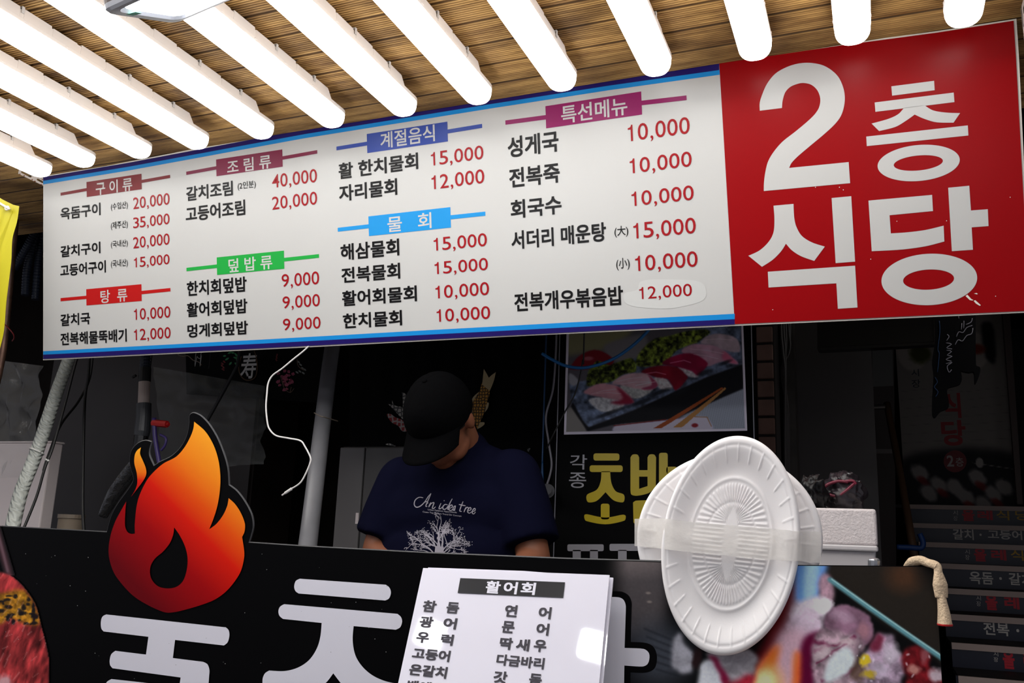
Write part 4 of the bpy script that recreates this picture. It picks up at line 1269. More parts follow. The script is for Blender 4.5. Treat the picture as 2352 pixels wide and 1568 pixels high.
sp.poly([(1210, 440), (1290, 368), (1480, 314), (1620, 330), (1745, 410), (1772, 462), (1650, 592), (1580, 540), (1400, 482)], (70, 6, 26), 4, tex=nzs(160, 14, .6, 1.35))
sp.line([(1310, 430), (1480, 400), (1560, 430)], 12, (140, 90, 110), 0.9, 0.5)
sp.poly([(1110, 605), (1230, 610), (1310, 690), (1330, 745), (1200, 758), (1140, 700)], (104, 99, 100), 4, tex=nzs(24, 3))
sp.poly([(950, 540), (1050, 480), (1230, 458), (1400, 490), (1500, 580), (1522, 622), (1380, 772), (1322, 700), (1270, 630), (1130, 602)], (66, 5, 16), 4, tex=nzs(160, 15, .6, 1.35))
sp.line([(1010, 555), (1130, 540), (1250, 570)], 12, (140, 90, 105), 0.9, 0.5)
sp.poly([(700, 690), (780, 830), (900, 865), (1040, 805), (1085, 735)], (92, 92, 91), 5, tex=nzs(30, 5))
sp.poly([(588, 672), (700, 580), (860, 543), (1000, 553), (1080, 600), (1152, 700), (1050, 762), (880, 740), (700, 695)], (106, 84, 89), 4, tex=nzs(140, 6, .8, 1.15))
sp.poly([(1030, 565), (1152, 700), (1060, 755), (950, 742), (1080, 690)], (80, 30, 46), 8)
sp.line([(880, 700), (1120, 660)], 6, (160, 150, 154), 0.9, 0.5)
sp.poly([(310, 860), (400, 980), (490, 1025), (640, 1012), (745, 930), (600, 840)], (98, 98, 100), 5, tex=nzs(30, 7))
sp.poly([(242, 766), (380, 680), (500, 668), (650, 700), (750, 780), (862, 912), (800, 902), (560, 860), (310, 806)], (106, 74, 80), 4, tex=nzs(140, 8, .8, 1.15))
sp.poly([(640, 715), (740, 780), (858, 912), (700, 935), (570, 905), (720, 860)], (76, 14, 28), 10)
for (x, y, a, b) in ((960, 905, 150, 26), (560, 1040, 190, 24), (1180, 790, 120, 24), (1420, 790, 110, 30), (1730, 560, 90, 30), (1990, 440, 80, 22)):
    sp.ell(x, y, a, b, (8, 9, 12), 0.9, 0.75, rot=-0.35)
for (p0, p1) in (((330, 800), (640, 740)), ((400, 790), (700, 800)), ((640, 650), (960, 600)), ((700, 680), (1050, 660)), ((1560, 260), (1980, 330)), ((1600, 330), (1900, 390)), ((1750, 150), (2080, 160))):
    sp.line([p0, ((p0[0]+p1[0])/2, (p0[1]+p1[1])/2 - 12), p1], 7, (150, 134, 138), 0.9, 0.35)
sp.poly([(610, 1265), (640, 1195), (1200, 1148), (1580, 1108), (1720, 1108), (1775, 1150), (1810, 1265)], (104, 100, 116), 4)
sp.line([(620, 1200), (1250, 1135)], 14, (60, 14, 12), 0.6, 0.8); sp.line([(1600, 1108), (1750, 1115), (1800, 1230)], 12, (80, 56, 30), 0.6, 0.8)
sp.ell(1600, 1215, 40, 26, (70, 14, 18), 0.5)
sp.poly([(1090, 1245), (1940, 745), (1962, 758), (1300, 1180), (1190, 1245)], (80, 36, 14), 3, sm=False)
sp.poly([(1330, 1238), (1980, 748), (1992, 765), (1460, 1225), (1430, 1238)], (92, 64, 34), 3, sm=False)
def sushi_pos(x, y):
    s, t = (x - 40)/2165.0, (y + 330)/1595.0
    TLp = (1309.5, 700); TRp = (1700.5, 690); BRp = (1711, 983.6); BLp = (1300.6, 991.6)
    px = (1-t)*((1-s)*TLp[0] + s*TRp[0]) + t*((1-s)*BLp[0] + s*BRp[0])
    py = (1-t)*((1-s)*TLp[1] + s*TRp[1]) + t*((1-s)*BLp[1] + s*BRp[1])
    a, b = POSTER.uv(px, py); return POSTER.pt(a, b, 0.0012)
SUSHI_GAIN = 5.6
mb, cols = sp.grid(sushi_pos, SUSHI_GAIN, 0.85)
mb.build('sushi_photo', M['vcol_matte'], po, cols=cols)
pg = mat('poster_grey_ink', (170, 168, 176), 0.4); pyw = mat('poster_yellow_ink', (200, 176, 10), 0.4)
mb = MB(); text_on(mb, POSTER, '각', z3((170, 866)), z3((280, 964)), 0.0006, 0.004); text_on(mb, POSTER, '종', z3((164, 983)), z3((274, 1085)), 0.0006, 0.004)
mb.build('small_lettering', pg, po)
def rr(x0, y0, x1, y1, r=14):
    return [(x0 + r, y0, 1), (x1 - r, y0, 1), (x1 - r*.3, y0 + r*.3), (x1, y0 + r, 1), (x1, y1 - r, 1), (x1 - r*.3, y1 - r*.3), (x1 - r, y1, 1), (x0 + r, y1, 1), (x0 + r*.3, y1 - r*.3), (x0, y1 - r, 1), (x0, y0 + r, 1), (x0 + r*.3, y0 + r*.3)]
def pbig(name, m, rings):
    mb = MB()
    for rg in rings:
        rg = rg if isinstance(rg[0], list) else [rg]
        poly_px(mb, POSTER, [smooth([z3(p) for p in q], 5) for q in rg], 0.0006)
    mb.build(name, m, po)
pbig('letter', pyw, [rr(323, 858, 493, 905), rr(298, 936, 514, 980),
    [(375, 975, 1), (370, 1040), (345, 1095), (285, 1125), (276, 1150), (290, 1178), (345, 1168), (402, 1112, 1), (455, 1165), (515, 1178), (527, 1150), (518, 1125), (468, 1105), (440, 1050), (432, 975, 1)],
    rr(371, 1187, 428, 1290), [(265, 1260), (285, 1257), (400, 1278), (515, 1259), (534, 1268), (525, 1298), (400, 1322), (275, 1300), (263, 1280)]])
pbig('letter', pyw, [[[(565, 885, 1), (580, 866), (610, 866), (622, 885, 1), (622, 968, 1), (677, 968, 1), (677, 885, 1), (690, 866), (720, 866), (733, 885, 1), (731, 1070, 1), (690, 1115), (610, 1135), (572, 1128), (565, 1100, 1)], [(622, 1010, 1), (677, 1010, 1), (677, 1072, 1), (622, 1090, 1)]],
    rr(752, 854, 809, 1140), rr(800, 945, 870, 990), [(582, 1180, 1), (600, 1168), (660, 1165, 1), (860, 1165, 1), (860, 1325, 1), (610, 1330), (585, 1310, 1)]])
pbig('letter', pg, [rr(152, 1453, 390, 1498, 10), rr(187, 1490, 240, 1640, 4), rr(300, 1490, 352, 1640, 4), rr(150, 1600, 400, 1650, 8)])
pbig('letter', pg, [rr(428, 1450, 640, 1496, 10), rr(484, 1490, 540, 1600, 4)])

# ------------------------------------------------------------------ left interior
def UP(x, y, Y):
    q = P(x, y, Y); return np.array([q[0], q[1], 2.9])
def cable(name, pts, r, m, label, cat='cable', sm=8, n=8, group=None):
    mb = MB().tube([p if isinstance(p, np.ndarray) else P(*p) for p in pts], r, n, sm=sm)
    return tag(mb.build(name, m, None, shade=True), label, cat, group)
rubber = mat('black_rubber', (14, 14, 15), 0.5)
# yellow banner with eyelet
yb = thing('yellow_banner', 'yellow vinyl banner with metal eyelet at the left edge', 'banner', P(5, 800, 1.95))
YP = Plane(P(15, 600, 1.95), (1, 0.25, 0), (0, 0, 1))
out = smooth([(-90, 420, 1), (0, 454, 1), (18, 464), (28, 469, 1), (41.5, 472, 1), (36, 505), (26, 545), (23, 600), (14, 690), (9, 760), (0, 812, 1), (-90, 830, 1)], 6)
v, f = fill2d([[YP.uv(*p) for p in out]])
bmx = bmesh.new()
for p in v: bmx.verts.new(YP.pt(p[0], p[1], 0))
bmx.verts.ensure_lookup_table()
for q in f:
    try: bmx.faces.new([bmx.verts[i] for i in q])
    except ValueError: pass
bmesh.ops.subdivide_edges(bmx, edges=bmx.edges, cuts=3)
mb = MB(); bmx.verts.index_update()
mb.add([(p.co.x, p.co.y + 0.006*math.sin(p.co.x*70 + p.co.z*9), p.co.z) for p in bmx.verts], [tuple(w.index for w in q.verts) for q in bmx.faces]); bmx.free()
mb.build('cloth', mat('yellow_vinyl', (186, 176, 8), 0.5, 0.4), yb, shade=True)
mb = MB(); c = P(23.5, 480.5, 1.945)
mb.tube([c + np.array([0.0, -0.012 + 0, 0.0]) + 0.0065*np.array([math.cos(t), 0.25*math.cos(t), math.sin(t)]) for t in np.linspace(0, 2*math.pi, 20)], 0.0022, 8)
mb.build('eyelet', M['clip'], yb, shade=True)
mb = MB().tube([P(-20, 455, 1.925), P(5, 470, 1.93), P(22, 480, 1.935)], 0.004, 8, sm=4)
mb.build('tie_strap', M['lamp_white'], yb, shade=True)
mb = MB().tube([P(-12, 900, 2.32), P(8, 800, 2.32), P(24, 640, 2.32), P(42, 430, 2.32), P(46, 380, 2.32)], 0.0125, 14, sm=4)
pole = mb.build('rusty_pole', mat('rusty_steel', (96, 70, 58), 0.4, 0.5, 0.5, var=0.55, vscale=14, bump=0.2, bscale=40), None, shade=True)
tag(pole, 'rusty leaning steel pole right of the yellow banner', 'pole')
cable('red_wire', [(8, 742, 2.29), (22, 756, 2.28), (31, 768, 2.29), (32, 777, 2.30), (28, 783, 2.31)], 0.0022, mat('red_wire', (110, 14, 18), 0.5), 'short red wire wound around the rusty pole', 'wire')
hose_m = mat('dark_blue_hose', (32, 40, 56), 0.45)
def corr(pts, r, label, m=hose_m, group='corrugated hoses beside the sign'):
    ps = smooth3([UP(*pts[0])] + [P(*p) for p in pts], 40)
    rs_ = [r*(1.0 if (k % 4) < 2 else 0.86) for k in range(len(ps))]
    mb = MB(); mb.tube(ps, rs_, 12)
    return tag(mb.build('corrugated_hose', m, None, shade=False), label, 'hose', group)
corr([(120, 470, 2.6), (88, 520, 2.6), (60, 570, 2.6), (33, 617, 2.6)], 0.017, 'dark blue corrugated hose slanting down to the rusty pole')
corr([(100, 470, 2.65), (76, 560, 2.65), (62, 620, 2.65), (58, 678, 2.65)], 0.017, 'dark blue corrugated hose hanging nearest the rusty pole')
corr([(112, 480, 2.68), (93, 560, 2.68), (86, 620, 2.68), (81, 688, 2.68)], 0.016, 'dark blue corrugated hose hanging closest to the sign edge')
# grey wrapped pipe + zip tie
mb = MB()
wp = [P(*p) for p in [(170, 790, 2.42), (156, 831, 2.40), (128, 908, 2.36), (92, 1016, 2.30), (73, 1067, 2.27), (48, 1131, 2.22), (28, 1215, 2.16), (22, 1260, 2.12)]]
mb.tube(wp, [0.022, 0.022, 0.0225, 0.0225, 0.0225, 0.0225, 0.0235, 0.024], 18, sm=10)
wrap_m = mat('grey_wrapped_vinyl', (172, 176, 170), 0.38, 0.5, var=0.15, vscale=20)
nt = wrap_m.node_tree; bnode = nt.nodes['Principled BSDF']
tcn = nt.nodes.new('ShaderNodeTexCoord'); mpn = nt.nodes.new('ShaderNodeMapping'); mpn.inputs['Rotation'].default_value = (0, math.radians(55), 0)
wv = nt.nodes.new('ShaderNodeTexWave'); wv.inputs['Scale'].default_value = 26; wv.inputs['Distortion'].default_value = 5; wv.inputs['Detail'].default_value = 3
nt.links.new(tcn.outputs['Object'], mpn.inputs['Vector']); nt.links.new(mpn.outputs['Vector'], wv.inputs['Vector'])
bpn = nt.nodes.new('ShaderNodeBump'); bpn.inputs['Strength'].default_value = 0.9; bpn.inputs['Distance'].default_value = 0.004
nt.links.new(wv.outputs['Fac'], bpn.inputs['Height']); nt.links.new(bpn.outputs['Normal'], bnode.inputs['Normal'])
tag(mb.build('wrapped_pipe', wrap_m, None, shade=True), 'pipe wrapped in wrinkled grey vinyl slanting down at the left', 'pipe')
mb = MB()
c = (wp[3]*0.6 + wp[4]*0.4); ax = wp[4] - wp[3]; ax /= np.linalg.norm(ax)
u = np.cross(ax, [0, 1, 0]); u /= np.linalg.norm(u); w = np.cross(ax, u)
tilt = 0.35
mb.tube([c + 0.0245*(math.cos(t)*u + math.sin(t)*w) + ax*tilt*0.0245*math.cos(t) for t in np.linspace(0, 2*math.pi, 28)], 0.0022, 6, sq=1.6)
e0 = P(112, 1058, 2.26); mb.tube([P(104, 1054, 2.262), e0], 0.0035, 8)
tag(mb.build('zip_tie', mat('zip_tie_white', (205, 205, 200), 0.4), None, shade=True), 'white zip tie around the grey wrapped pipe', 'zip tie')
cable('black_cable', [(185, 800, 2.40), (172, 840, 2.38), (150, 925, 2.34), (122, 1025, 2.28), (103, 1075, 2.25), (84, 1140, 2.20), (55, 1212, 2.14)], 0.0045, rubber, 'black cable running down along the grey wrapped pipe')
cable('black_cable', [(206, 800, 2.5), (203, 860, 2.5), (196, 905, 2.5), (193, 960, 2.48), (191, 1060, 2.46), (190, 1160, 2.44), (193, 1225, 2.42)], 0.0055, rubber, 'black cable hanging straight down left of the flame')
cable('black_cable', [(214, 800, 2.58), (206, 868, 2.57), (180, 922, 2.52), (140, 975, 2.42), (112, 1043, 2.30), (100, 1080, 2.26)], 0.0045, rubber, 'black cable crossing over to the zip tie on the wrapped pipe')
# white case behind the pipes
wb = thing('white_box', 'pale white case behind the wrapped pipe at far left', 'box', P(30, 1230, 2.75))
pale = mat('pale_plastic', (244, 232, 230), 0.5)
a = P(-120, 1018, 2.72); b = P(84, 1250, 2.72)
MB().box((a[0], 2.72, 0.94), (b[0], 2.78, a[2])).build('case_body', pale, wb, bevel=0.006)
MB().box((a[0] - 0.01, 2.715, a[2]), (b[0] + 0.005, 2.785, a[2] + 0.008)).build('case_lid', pale, wb, bevel=0.004)
# stand for the case so that it rests on something
MB().box((a[0] - 0.02, 2.70, 0.0), (b[0] + 0.5, 3.05, 0.94)).build('stand', M['wall_grey'], None); tag(bpy.data.objects['stand'], 'grey stand under the pale white case at far left', 'stand'); bpy.data.objects['stand'].name = 'side_stand'
# dark panel wall (cabinet) behind the cables
pn = thing('dark_cabinet', 'tall dark brown cabinet behind the cables at the left', 'cabinet', (P(350, 1200, 3.3)[0], 3.4, 0))
xa = P(116, 900, 3.3)[0]; xb_ = P(600, 900, 3.3)[0]
MB().box((xa, 3.3, 0.0), (xb_, 3.6, 2.5)).build('carcass', mat('dark_brown_laminate', (40, 33, 30), 0.45, 0.4, var=0.1), pn)
MB().box((xa + 0.01, 3.285, 0.05), ((xa + xb_)/2 - 0.003, 3.3, 2.45)).build('door', mat('dark_brown_laminate', (44, 37, 33), 0.4, 0.4, var=0.1), pn)
MB().box(((xa + xb_)/2 + 0.003, 3.285, 0.05), (xb_ - 0.01, 3.3, 2.45)).build('door', mat('dark_brown_laminate', (44, 37, 33), 0.4, 0.4, var=0.1), pn)
# plastic tub in the dim corner
tb = thing('plastic_tub', 'dim beige plastic tub behind the signboard left of the flame', 'tub', P(157, 1240, 2.5))
c = P(157, 1240, 2.5); ztp = P(157, 1181, 2.5)[2]
beige = mat('beige_plastic', (120, 108, 94), 0.5)
mb = MB().tube([(c[0], c[1], 0.60), (c[0], c[1], ztp - 0.012)], [0.036, 0.044], 24)
MB().box((c[0] - 0.2, c[1] - 0.12, 0), (c[0] + 0.2, c[1] + 0.12, 0.60)).build('low_stand', M['wall_grey'], None); tag(bpy.data.objects['low_stand'], 'low dark stand carrying the dim beige tub', 'stand')
mb.build('tub_body', beige, tb, shade=True)
MB().tube([(c[0], c[1], ztp - 0.014), (c[0], c[1], ztp)], 0.047, 24).build('tub_lid', beige, tb)
# drain assembly
dr = thing('drain_pipe', 'white and grey drain pipe with a red handled valve above the flame', 'pipe', P(330, 1120, 2.5))
YD = 2.5
gpvc = mat('dark_grey_pvc', (52, 54, 58), 0.4, 0.5)
ps = smooth3([P(336, 780, YD), P(334, 815, YD), P(333, 848, YD)], 20)
MB().tube(ps, [0.0195*(1.0 if (k % 4) < 2 else 0.88) for k in range(len(ps))], 14).build('corrugated_sleeve', hose_m, dr)
MB().tube([P(333, 845, YD), P(332, 877, YD)], 0.022, 16).tube([P(312, 862, YD - .02), P(305, 866, YD - 0.02)], 0.005, 8).build('hose_clamp', rubber, dr, shade=False)
MB().tube([P(332, 875, YD), P(330, 930, YD)], 0.0205, 18).build('white_section', mat('off_white_pvc', (176, 160, 152), 0.5), dr)
MB().tube([P(330.5, 927, YD), P(330, 958, YD)], 0.0265, 20).tube([P(330, 956, YD), P(327, 990, YD), P(325, 1000, YD)], [0.0265, 0.0285, 0.0265], 20).build('coupling', gpvc, dr)
MB().tube([P(325, 1000, YD), P(322, 1026, YD), P(318, 1200, YD), np.array([P(318, 1200, YD)[0], YD, 0.0])], 0.025, 18).build('lower_section', M['gloss_black'], dr)
purple = mat('purple_plastic', (58, 44, 104), 0.4)
MB().tube([P(354, 960, YD - .03), P(356, 1000, YD - .03), P(362, 1040, YD - .03), P(370, 1085, YD - .03)], 0.008, 10, sm=5).tube([P(368, 998, YD - .03), P(381, 1006, YD - .03), P(379, 1022, YD - .03), P(370, 1034, YD - .03)], 0.0045, 8, sm=5).build('valve_lever', purple, dr, shade=True)
MB().tube([P(352, 971, YD - .03), P(384, 974, YD - .03)], 0.0125, 8).tube([P(384, 974, YD - .03), P(388, 974.5, YD - .03)], 0.006, 8).build('red_handle', mat('red_plastic', (176, 26, 26), 0.4), dr)
# black wrapped stick behind the small flame
mb = MB(); mb.tube([P(236, 1185, 1.475), P(262, 1135, 1.475), P(290, 1096, 1.475), P(318, 1060, 1.475)], [0.010, 0.015, 0.016, 0.015], 12, sm=6)
o = mb.build('wrapped_stick', mat('black_foil', (20, 20, 22), 0.25, 0.6, bump=0.9, bscale=45), None, shade=True)
tag(o, 'stick wrapped in shiny black tape behind the small flame', 'stick')
# clear plastic sheet at far left, grey film behind the flame
def film(name, px, Y, m, label, amp, nx=26, ny=26, cat='plastic sheet', seed=0.0):
    mb = MB()
    vs = []
    for j in range(ny + 1):
        for i in range(nx + 1):
            s, t = i/nx, j/ny
            x = (1-t)*((1-s)*px[0][0] + s*px[1][0]) + t*((1-s)*px[3][0] + s*px[2][0])
            y = (1-t)*((1-s)*px[0][1] + s*px[1][1]) + t*((1-s)*px[3][1] + s*px[2][1])
            n1 = noise.noise(Vector((s*4 + seed, t*5, seed))) + 0.5*noise.noise(Vector((s*11 + seed, t*9, 2 + seed)))
            q = P(x, y, Y)
            vs.append(q + np.array([amp*0.3*n1, amp*n1, 0.0]))
    fs = [(j*(nx+1)+i, j*(nx+1)+i+1, (j+1)*(nx+1)+i+1, (j+1)*(nx+1)+i) for j in range(ny) for i in range(nx)]
    mb.add(vs, fs)
    return tag(mb.build(name, m, None, shade=True), label, cat)
film('plastic_film', [(-60, 820), (100, 840), (72, 1095), (-60, 1100)], 2.55, mat('clear_film', (190, 190, 190), 0.15, 0.8, alpha=0.2, bump=1.0, bscale=14), 'crumpled clear plastic film hanging at the far left', 0.035, 40, 40)
PBG = film('plastic_bag', [(352, 842), (608, 886), (606, 1066), (372, 1078)], 2.85, mat('grey_film', (120, 122, 120), 0.4, 0.6, alpha=0.30, bump=0.7, bscale=14), 'grey translucent plastic bag hanging behind the tall flame', 0.03, 40, 30, 'plastic bag', 4.0)
qb = P(480, 850, 2.85) - root_loc(PBG)*0
MB().tube([P(480, 846, 2.85), UP(480, 846, 2.85)], 0.002, 6).build('hanging_cord', rubber, PBG)
# black leaning rod
cable('black_rod', [UP(600, 740, 2.6), (545, 840, 2.6), (510, 905, 2.6), (473, 972, 2.6), (440, 1030, 2.6)], 0.006, rubber, 'thin black rod leaning behind the tip of the tall flame', 'rod', sm=1)
# black wall hanging with flowers, leaves and calligraphy
NB = Plane(P(560, 830, 3.2), (1, 0, 0), (0, 0, 1))
bn_ = thing('flower_hanging', 'black wall hanging with painted green leaves, red marks and pink blossoms', 'wall hanging', NB.pt(*NB.uv(600, 930)))
mb = MB(); poly_px(mb, NB, [[(425, 740), (745, 740), (742, 925), (428, 905)]], -0.004, 0.003); mb.build('cloth', M['black'], bn_)
for x in (450, 720):
    MB().tube([P(x, 742, 3.2), UP(x, 742, 3.2)], 0.002, 6).build('hanging_cord', rubber, bn_)
zz = zc(0, 780, 3.1357)
mb = MB()
for (x, y, an, l) in ((1640, 100, -.4, 34), (1660, 90, .2, 30), (1690, 95, .9, 36), (1650, 130, 2.6, 34), (1680, 125, .3, 40), (1700, 140, .8, 34), (1670, 160, 2.3, 30), (1690, 165, .7, 26), (1630, 115, 3.0, 24)):
    x1, y1 = x + l*math.cos(an), y + l*math.sin(an); w = 7
    poly_px(mb, NB, [smooth([zz((x, y)), zz(((x+x1)/2 - w*math.sin(an), (y+y1)/2 + w*math.cos(an))), zz((x1, y1)), zz(((x+x1)/2 + w*math.sin(an), (y+y1)/2 - w*math.cos(an)))], 4)], 0.0006)
mb.build('green_leaves', mat('leaf_green', (20, 130, 70), 0.5), bn_)
rs = np.random.RandomState(21)
mb = MB()
for k in range(30):
    ang = rs.uniform(0, 6.28); rad = rs.uniform(0, 1)
    x, y = 2050 + 62*math.cos(ang)*rad + 30*(rs.rand() < .2), 300 + 70*math.sin(ang)*rad - 20*(rs.rand() < .3)
    for q in range(5):
        a = 1.257*q; r = rs.uniform(5, 9)
        poly_px(mb, NB, [ell(*zz((x + r*math.cos(a), y + r*math.sin(a))), r*.75/3.1357, r*.6/3.1357, 0, 0, 8)], 0.0006 + 0.0001*(k % 4))
mb.build('pink_blossoms', mat('blossom_pink', (176, 70, 104), 0.6), bn_)
mb = MB()
for pl in ([(2030, 290), (2050, 350), (2090, 380), (2120, 350)], [(2090, 380), (2100, 340)], [(2020, 260), (2045, 330)], [(2140, 140), (2150, 190), (2190, 220)]):
    mb.tube([NB.pt(*NB.uv(*zz(p)), 0.001) for p in pl], 0.0016, 6, sm=4)
mb.build('twigs', mat('twig', (120, 96, 84), 0.6), bn_)
mb = MB()
for k in range(10):
    x, y = 1605 + rs.uniform(-10, 15), 155 + k*7
    poly_px(mb, NB, [[zz((x-8, y)), zz((x, y-5)), zz((x+9, y)), zz((x, y+4))]], 0.0006)
for k in range(6):
    x, y = 1990 + rs.uniform(-6, 8), 105 + k*9
    poly_px(mb, NB, [[zz((x-7, y)), zz((x, y-4)), zz((x+8, y)), zz((x, y+4))]], 0.0006)
mb.build('red_marks', mat('paint_red', (130, 14, 20), 0.5), bn_)
mb = MB()
for (x, y) in ((2150, 160), (2165, 180), (2180, 205), (2195, 215), (2185, 240), (2140, 235), (2160, 228)):
    poly_px(mb, NB, [ell(*zz((x, y)), 3.6, 2.2, .5, 0, 8)], 0.0006)
mb.build('pale_leaves', mat('pale_leaf', (120, 126, 124), 0.5), bn_)
pq = thing('wood_plaque', 'small dark plaque with white brush calligraphy and a twig rim', 'plaque', P(572, 870, 3.15))
QP = Plane(P(572, 840, 3.12), (1, 0, 0), (0, 0, 1))
mb = MB(); poly_px(mb, QP, [ell(573, 838, 20, 36, .05, .1)], -0.004, 0.004); mb.build('disc', M['black'], pq)
MB().tube([P(573, 806, 3.12), UP(573, 806, 3.12)], 0.0015, 6).build('hanging_cord', rubber, pq)
mb = MB(); text_on(mb, QP, '寿', (558, 812), (588, 869), 0.0045, 0.012); mb.build('calligraphy', mat('chalk_white', (190, 190, 190), 0.6), pq)
mb = MB()
mb.tube([QP.pt(*QP.uv(x, y), 0.003) for x, y in ((585, 806), (590, 822), (592, 845), (588, 865), (576, 873), (562, 871), (552, 858), (550, 838), (556, 818))], 0.0025, 8, sm=5)
mb.build('twig_rim', mat('twig_brown', (86, 62, 40), 0.7), pq, shade=True)
cable('white_wire', [(404, 790, 3.0), (408, 812, 3.0), (420, 818, 3.0), (432, 817, 3.0), (444, 827, 3.0), (456, 831, 3.0), (463, 838, 3.0)], 0.002, mat('beige_wire', (120, 104, 90), 0.5), 'wavy beige wire under the sign, left of the leaves', 'wire')
cable('white_wire', [UP(450, 760, 2.95), (451, 800, 2.95), (453, 818, 2.95), (459, 823, 2.95), (463, 816, 2.95), (463, 800, 2.95), UP(463, 760, 2.95)], 0.0013, mat('white_wire', (170, 170, 172), 0.5), 'loop of white wire just below the sign', 'wire')
# white charging cable
cc = thing('charging_cable', 'white charging cable dangling from the sign with its plug tip free', 'cable', P(650, 1137, 2.1))
YC = 2.12
wc = mat('white_cable', (226, 224, 222), 0.4)
MB().tube([P(*p, YC) for p in [(712, 792), (697, 806), (672, 826), (648, 846), (626, 862), (616, 880), (613, 905), (611, 935), (614, 968), (619, 985), (634, 1000), (662, 1006), (690, 1012), (701, 1026), (713, 1050), (712, 1064), (700, 1092), (688, 1110), (668, 1123)]], 0.0024, 8, sm=6).build('cord', wc, cc, shade=True)
MB().tube([P(670, 1122, YC), P(655, 1132, YC)], 0.004, 10).build('plug_body', wc, cc)
MB().tube([P(655, 1132, YC), P(648, 1137, YC)], 0.0026, 8).build('plug_tip', M['clip'], cc)
# slanting grey PVC pipe
mb = MB(); mb.tube([P(768, 770, 2.62), P(757, 840, 2.56), P(735, 1020, 2.38), P(712, 1210, 2.22), P(702, 1290, 2.12), P(690, 1400, 2.10), np.array([P(690, 1400, 2.10)[0], 2.10, 0.0])], [0.0265]*7, 24, sm=6)
tag(mb.build('grey_pipe', mat('grey_pvc', (112, 112, 116), 0.3, 0.5, var=0.08, vscale=10), None, shade=True), 'thick grey PVC pipe slanting down beside the white charging cable', 'pipe')
cable('tie_string', [(722, 948, 2.36), (735, 955, 2.32), (746, 958, 2.32), (776, 967, 2.42)], 0.0018, beige, 'thin beige string tied around the thick grey pipe', 'string')
# grey cabinet left of the man
gc = thing('grey_cabinet', 'grey metal cabinet behind the man, at his left in the photo', 'cabinet', (P(830, 1200, 2.9)[0], 3.1, 0))
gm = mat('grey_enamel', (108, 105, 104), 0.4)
x0 = P(772, 1100, 2.9)[0]; xm = P(832, 1100, 2.9)[0]; x1 = P(960, 1100, 2.9)[0]; zt_ = P(800, 1024, 2.9)[2]
MB().box((x0, 2.92, 0.0), (x1, 3.04, zt_)).build('cabinet_body', gm, gc, bevel=0.008)
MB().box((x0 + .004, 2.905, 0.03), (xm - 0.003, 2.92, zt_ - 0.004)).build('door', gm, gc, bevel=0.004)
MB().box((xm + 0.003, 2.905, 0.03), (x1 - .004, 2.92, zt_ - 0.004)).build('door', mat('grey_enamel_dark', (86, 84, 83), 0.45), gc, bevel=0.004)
lp = P(820, 1190, 2.9); MB().box((lp[0] - .006, 2.899, lp[2] - .02), (lp[0] + .006, 2.905, lp[2] + .02)).build('latch', pale, gc)
# black curtain with koi behind the man
KP = Plane(P(1000, 950, 3.10), (1, 0, 0), (0, 0, 1))
zq = zc(800, 840, 3.484)
cu = thing('koi_curtain', 'black curtain printed with koi fish behind the man', 'curtain', KP.pt(*KP.uv(1010, 1130)))
mb = MB(); nx = 60; vs = []
for x in (820, 1040, 1260):
    MB().tube([P(x, 700, 3.11), UP(x, 700, 3.11)], 0.003, 6).build('curtain_cord', rubber, cu)
for i in range(nx + 1):
    x = 800 + (1282 - 800)*i/nx
    for yy in (690, 900, 1130):
        a, b = KP.uv(x, yy); vs.append(KP.pt(a, b, -0.012 + 0.0025*math.sin(i*0.9)))
mb.add(vs, [(i*3 + j, i*3 + j + 1, (i+1)*3 + j + 1, (i+1)*3 + j) for i in range(nx) for j in range(2)])
mb.build('cloth', M['black'], cu, shade=True)
def koi_mat(name, c1, c2, sc):
    m = mat(name, c1, 0.6)
    nt = m.node_tree; b = nt.nodes['Principled BSDF']
    tc = nt.nodes.new('ShaderNodeTexCoord'); vo = nt.nodes.new('ShaderNodeTexVoronoi'); vo.feature = 'DISTANCE_TO_EDGE'; vo.inputs['Scale'].default_value = sc; vo.inputs['Randomness'].default_value = 0.35
    nt.links.new(tc.outputs['Object'], vo.inputs['Vector'])
    r = nt.nodes.new('ShaderNodeValToRGB'); r.color_ramp.elements[0].position = 0.10; r.color_ramp.elements[0].color = (*lin(c2), 1); r.color_ramp.elements[1].position = 0.2; r.color_ramp.elements[1].color = (*lin(c1), 1)
    nt.links.new(vo.outputs['Distance'], r.inputs['Fac']); nt.links.new(r.outputs['Color'], b.inputs['Base Color'])
    return m
mb = MB(); poly_px(mb, KP, [smooth([zq(p) for p in [(1072, 130, 1), (1125, 165), (1132, 215), (1120, 265), (1104, 320), (1085, 380), (1065, 430), (1032, 505, 1), (1010, 440), (985, 385), (970, 330), (978, 300), (1012, 246), (1048, 208), (1060, 170)]])], 0.0006)
mb.build('gold_koi', koi_mat('koi_gold', (206, 146, 50), (50, 34, 12), 85), cu)
KF = mat('koi_fin', (196, 176, 132), 0.6)
mb = MB(); poly_px(mb, KP, [smooth([zq(p) for p in [(1072, 150, 1), (1078, 90), (1085, 25, 1), (1108, 62), (1125, 95, 1), (1150, 72), (1181, 50, 1), (1168, 110), (1148, 165), (1132, 200, 1)]])], 0.0007)
mb.build('gold_fin', KF, cu)
mb = MB(); poly_px(mb, KP, [smooth([zq(p) for p in [(1104, 320, 1), (1115, 292), (1125, 300), (1116, 340), (1092, 372, 1)]])], 0.0007)
mb.build('gold_fin', KF, cu)
mb = MB(); poly_px(mb, KP, [smooth([zq(p) for p in [(1055, 450, 1), (1088, 452), (1088, 470), (1060, 492), (1032, 506, 1)]])], 0.0007)
mb.build('gold_fin', KF, cu)
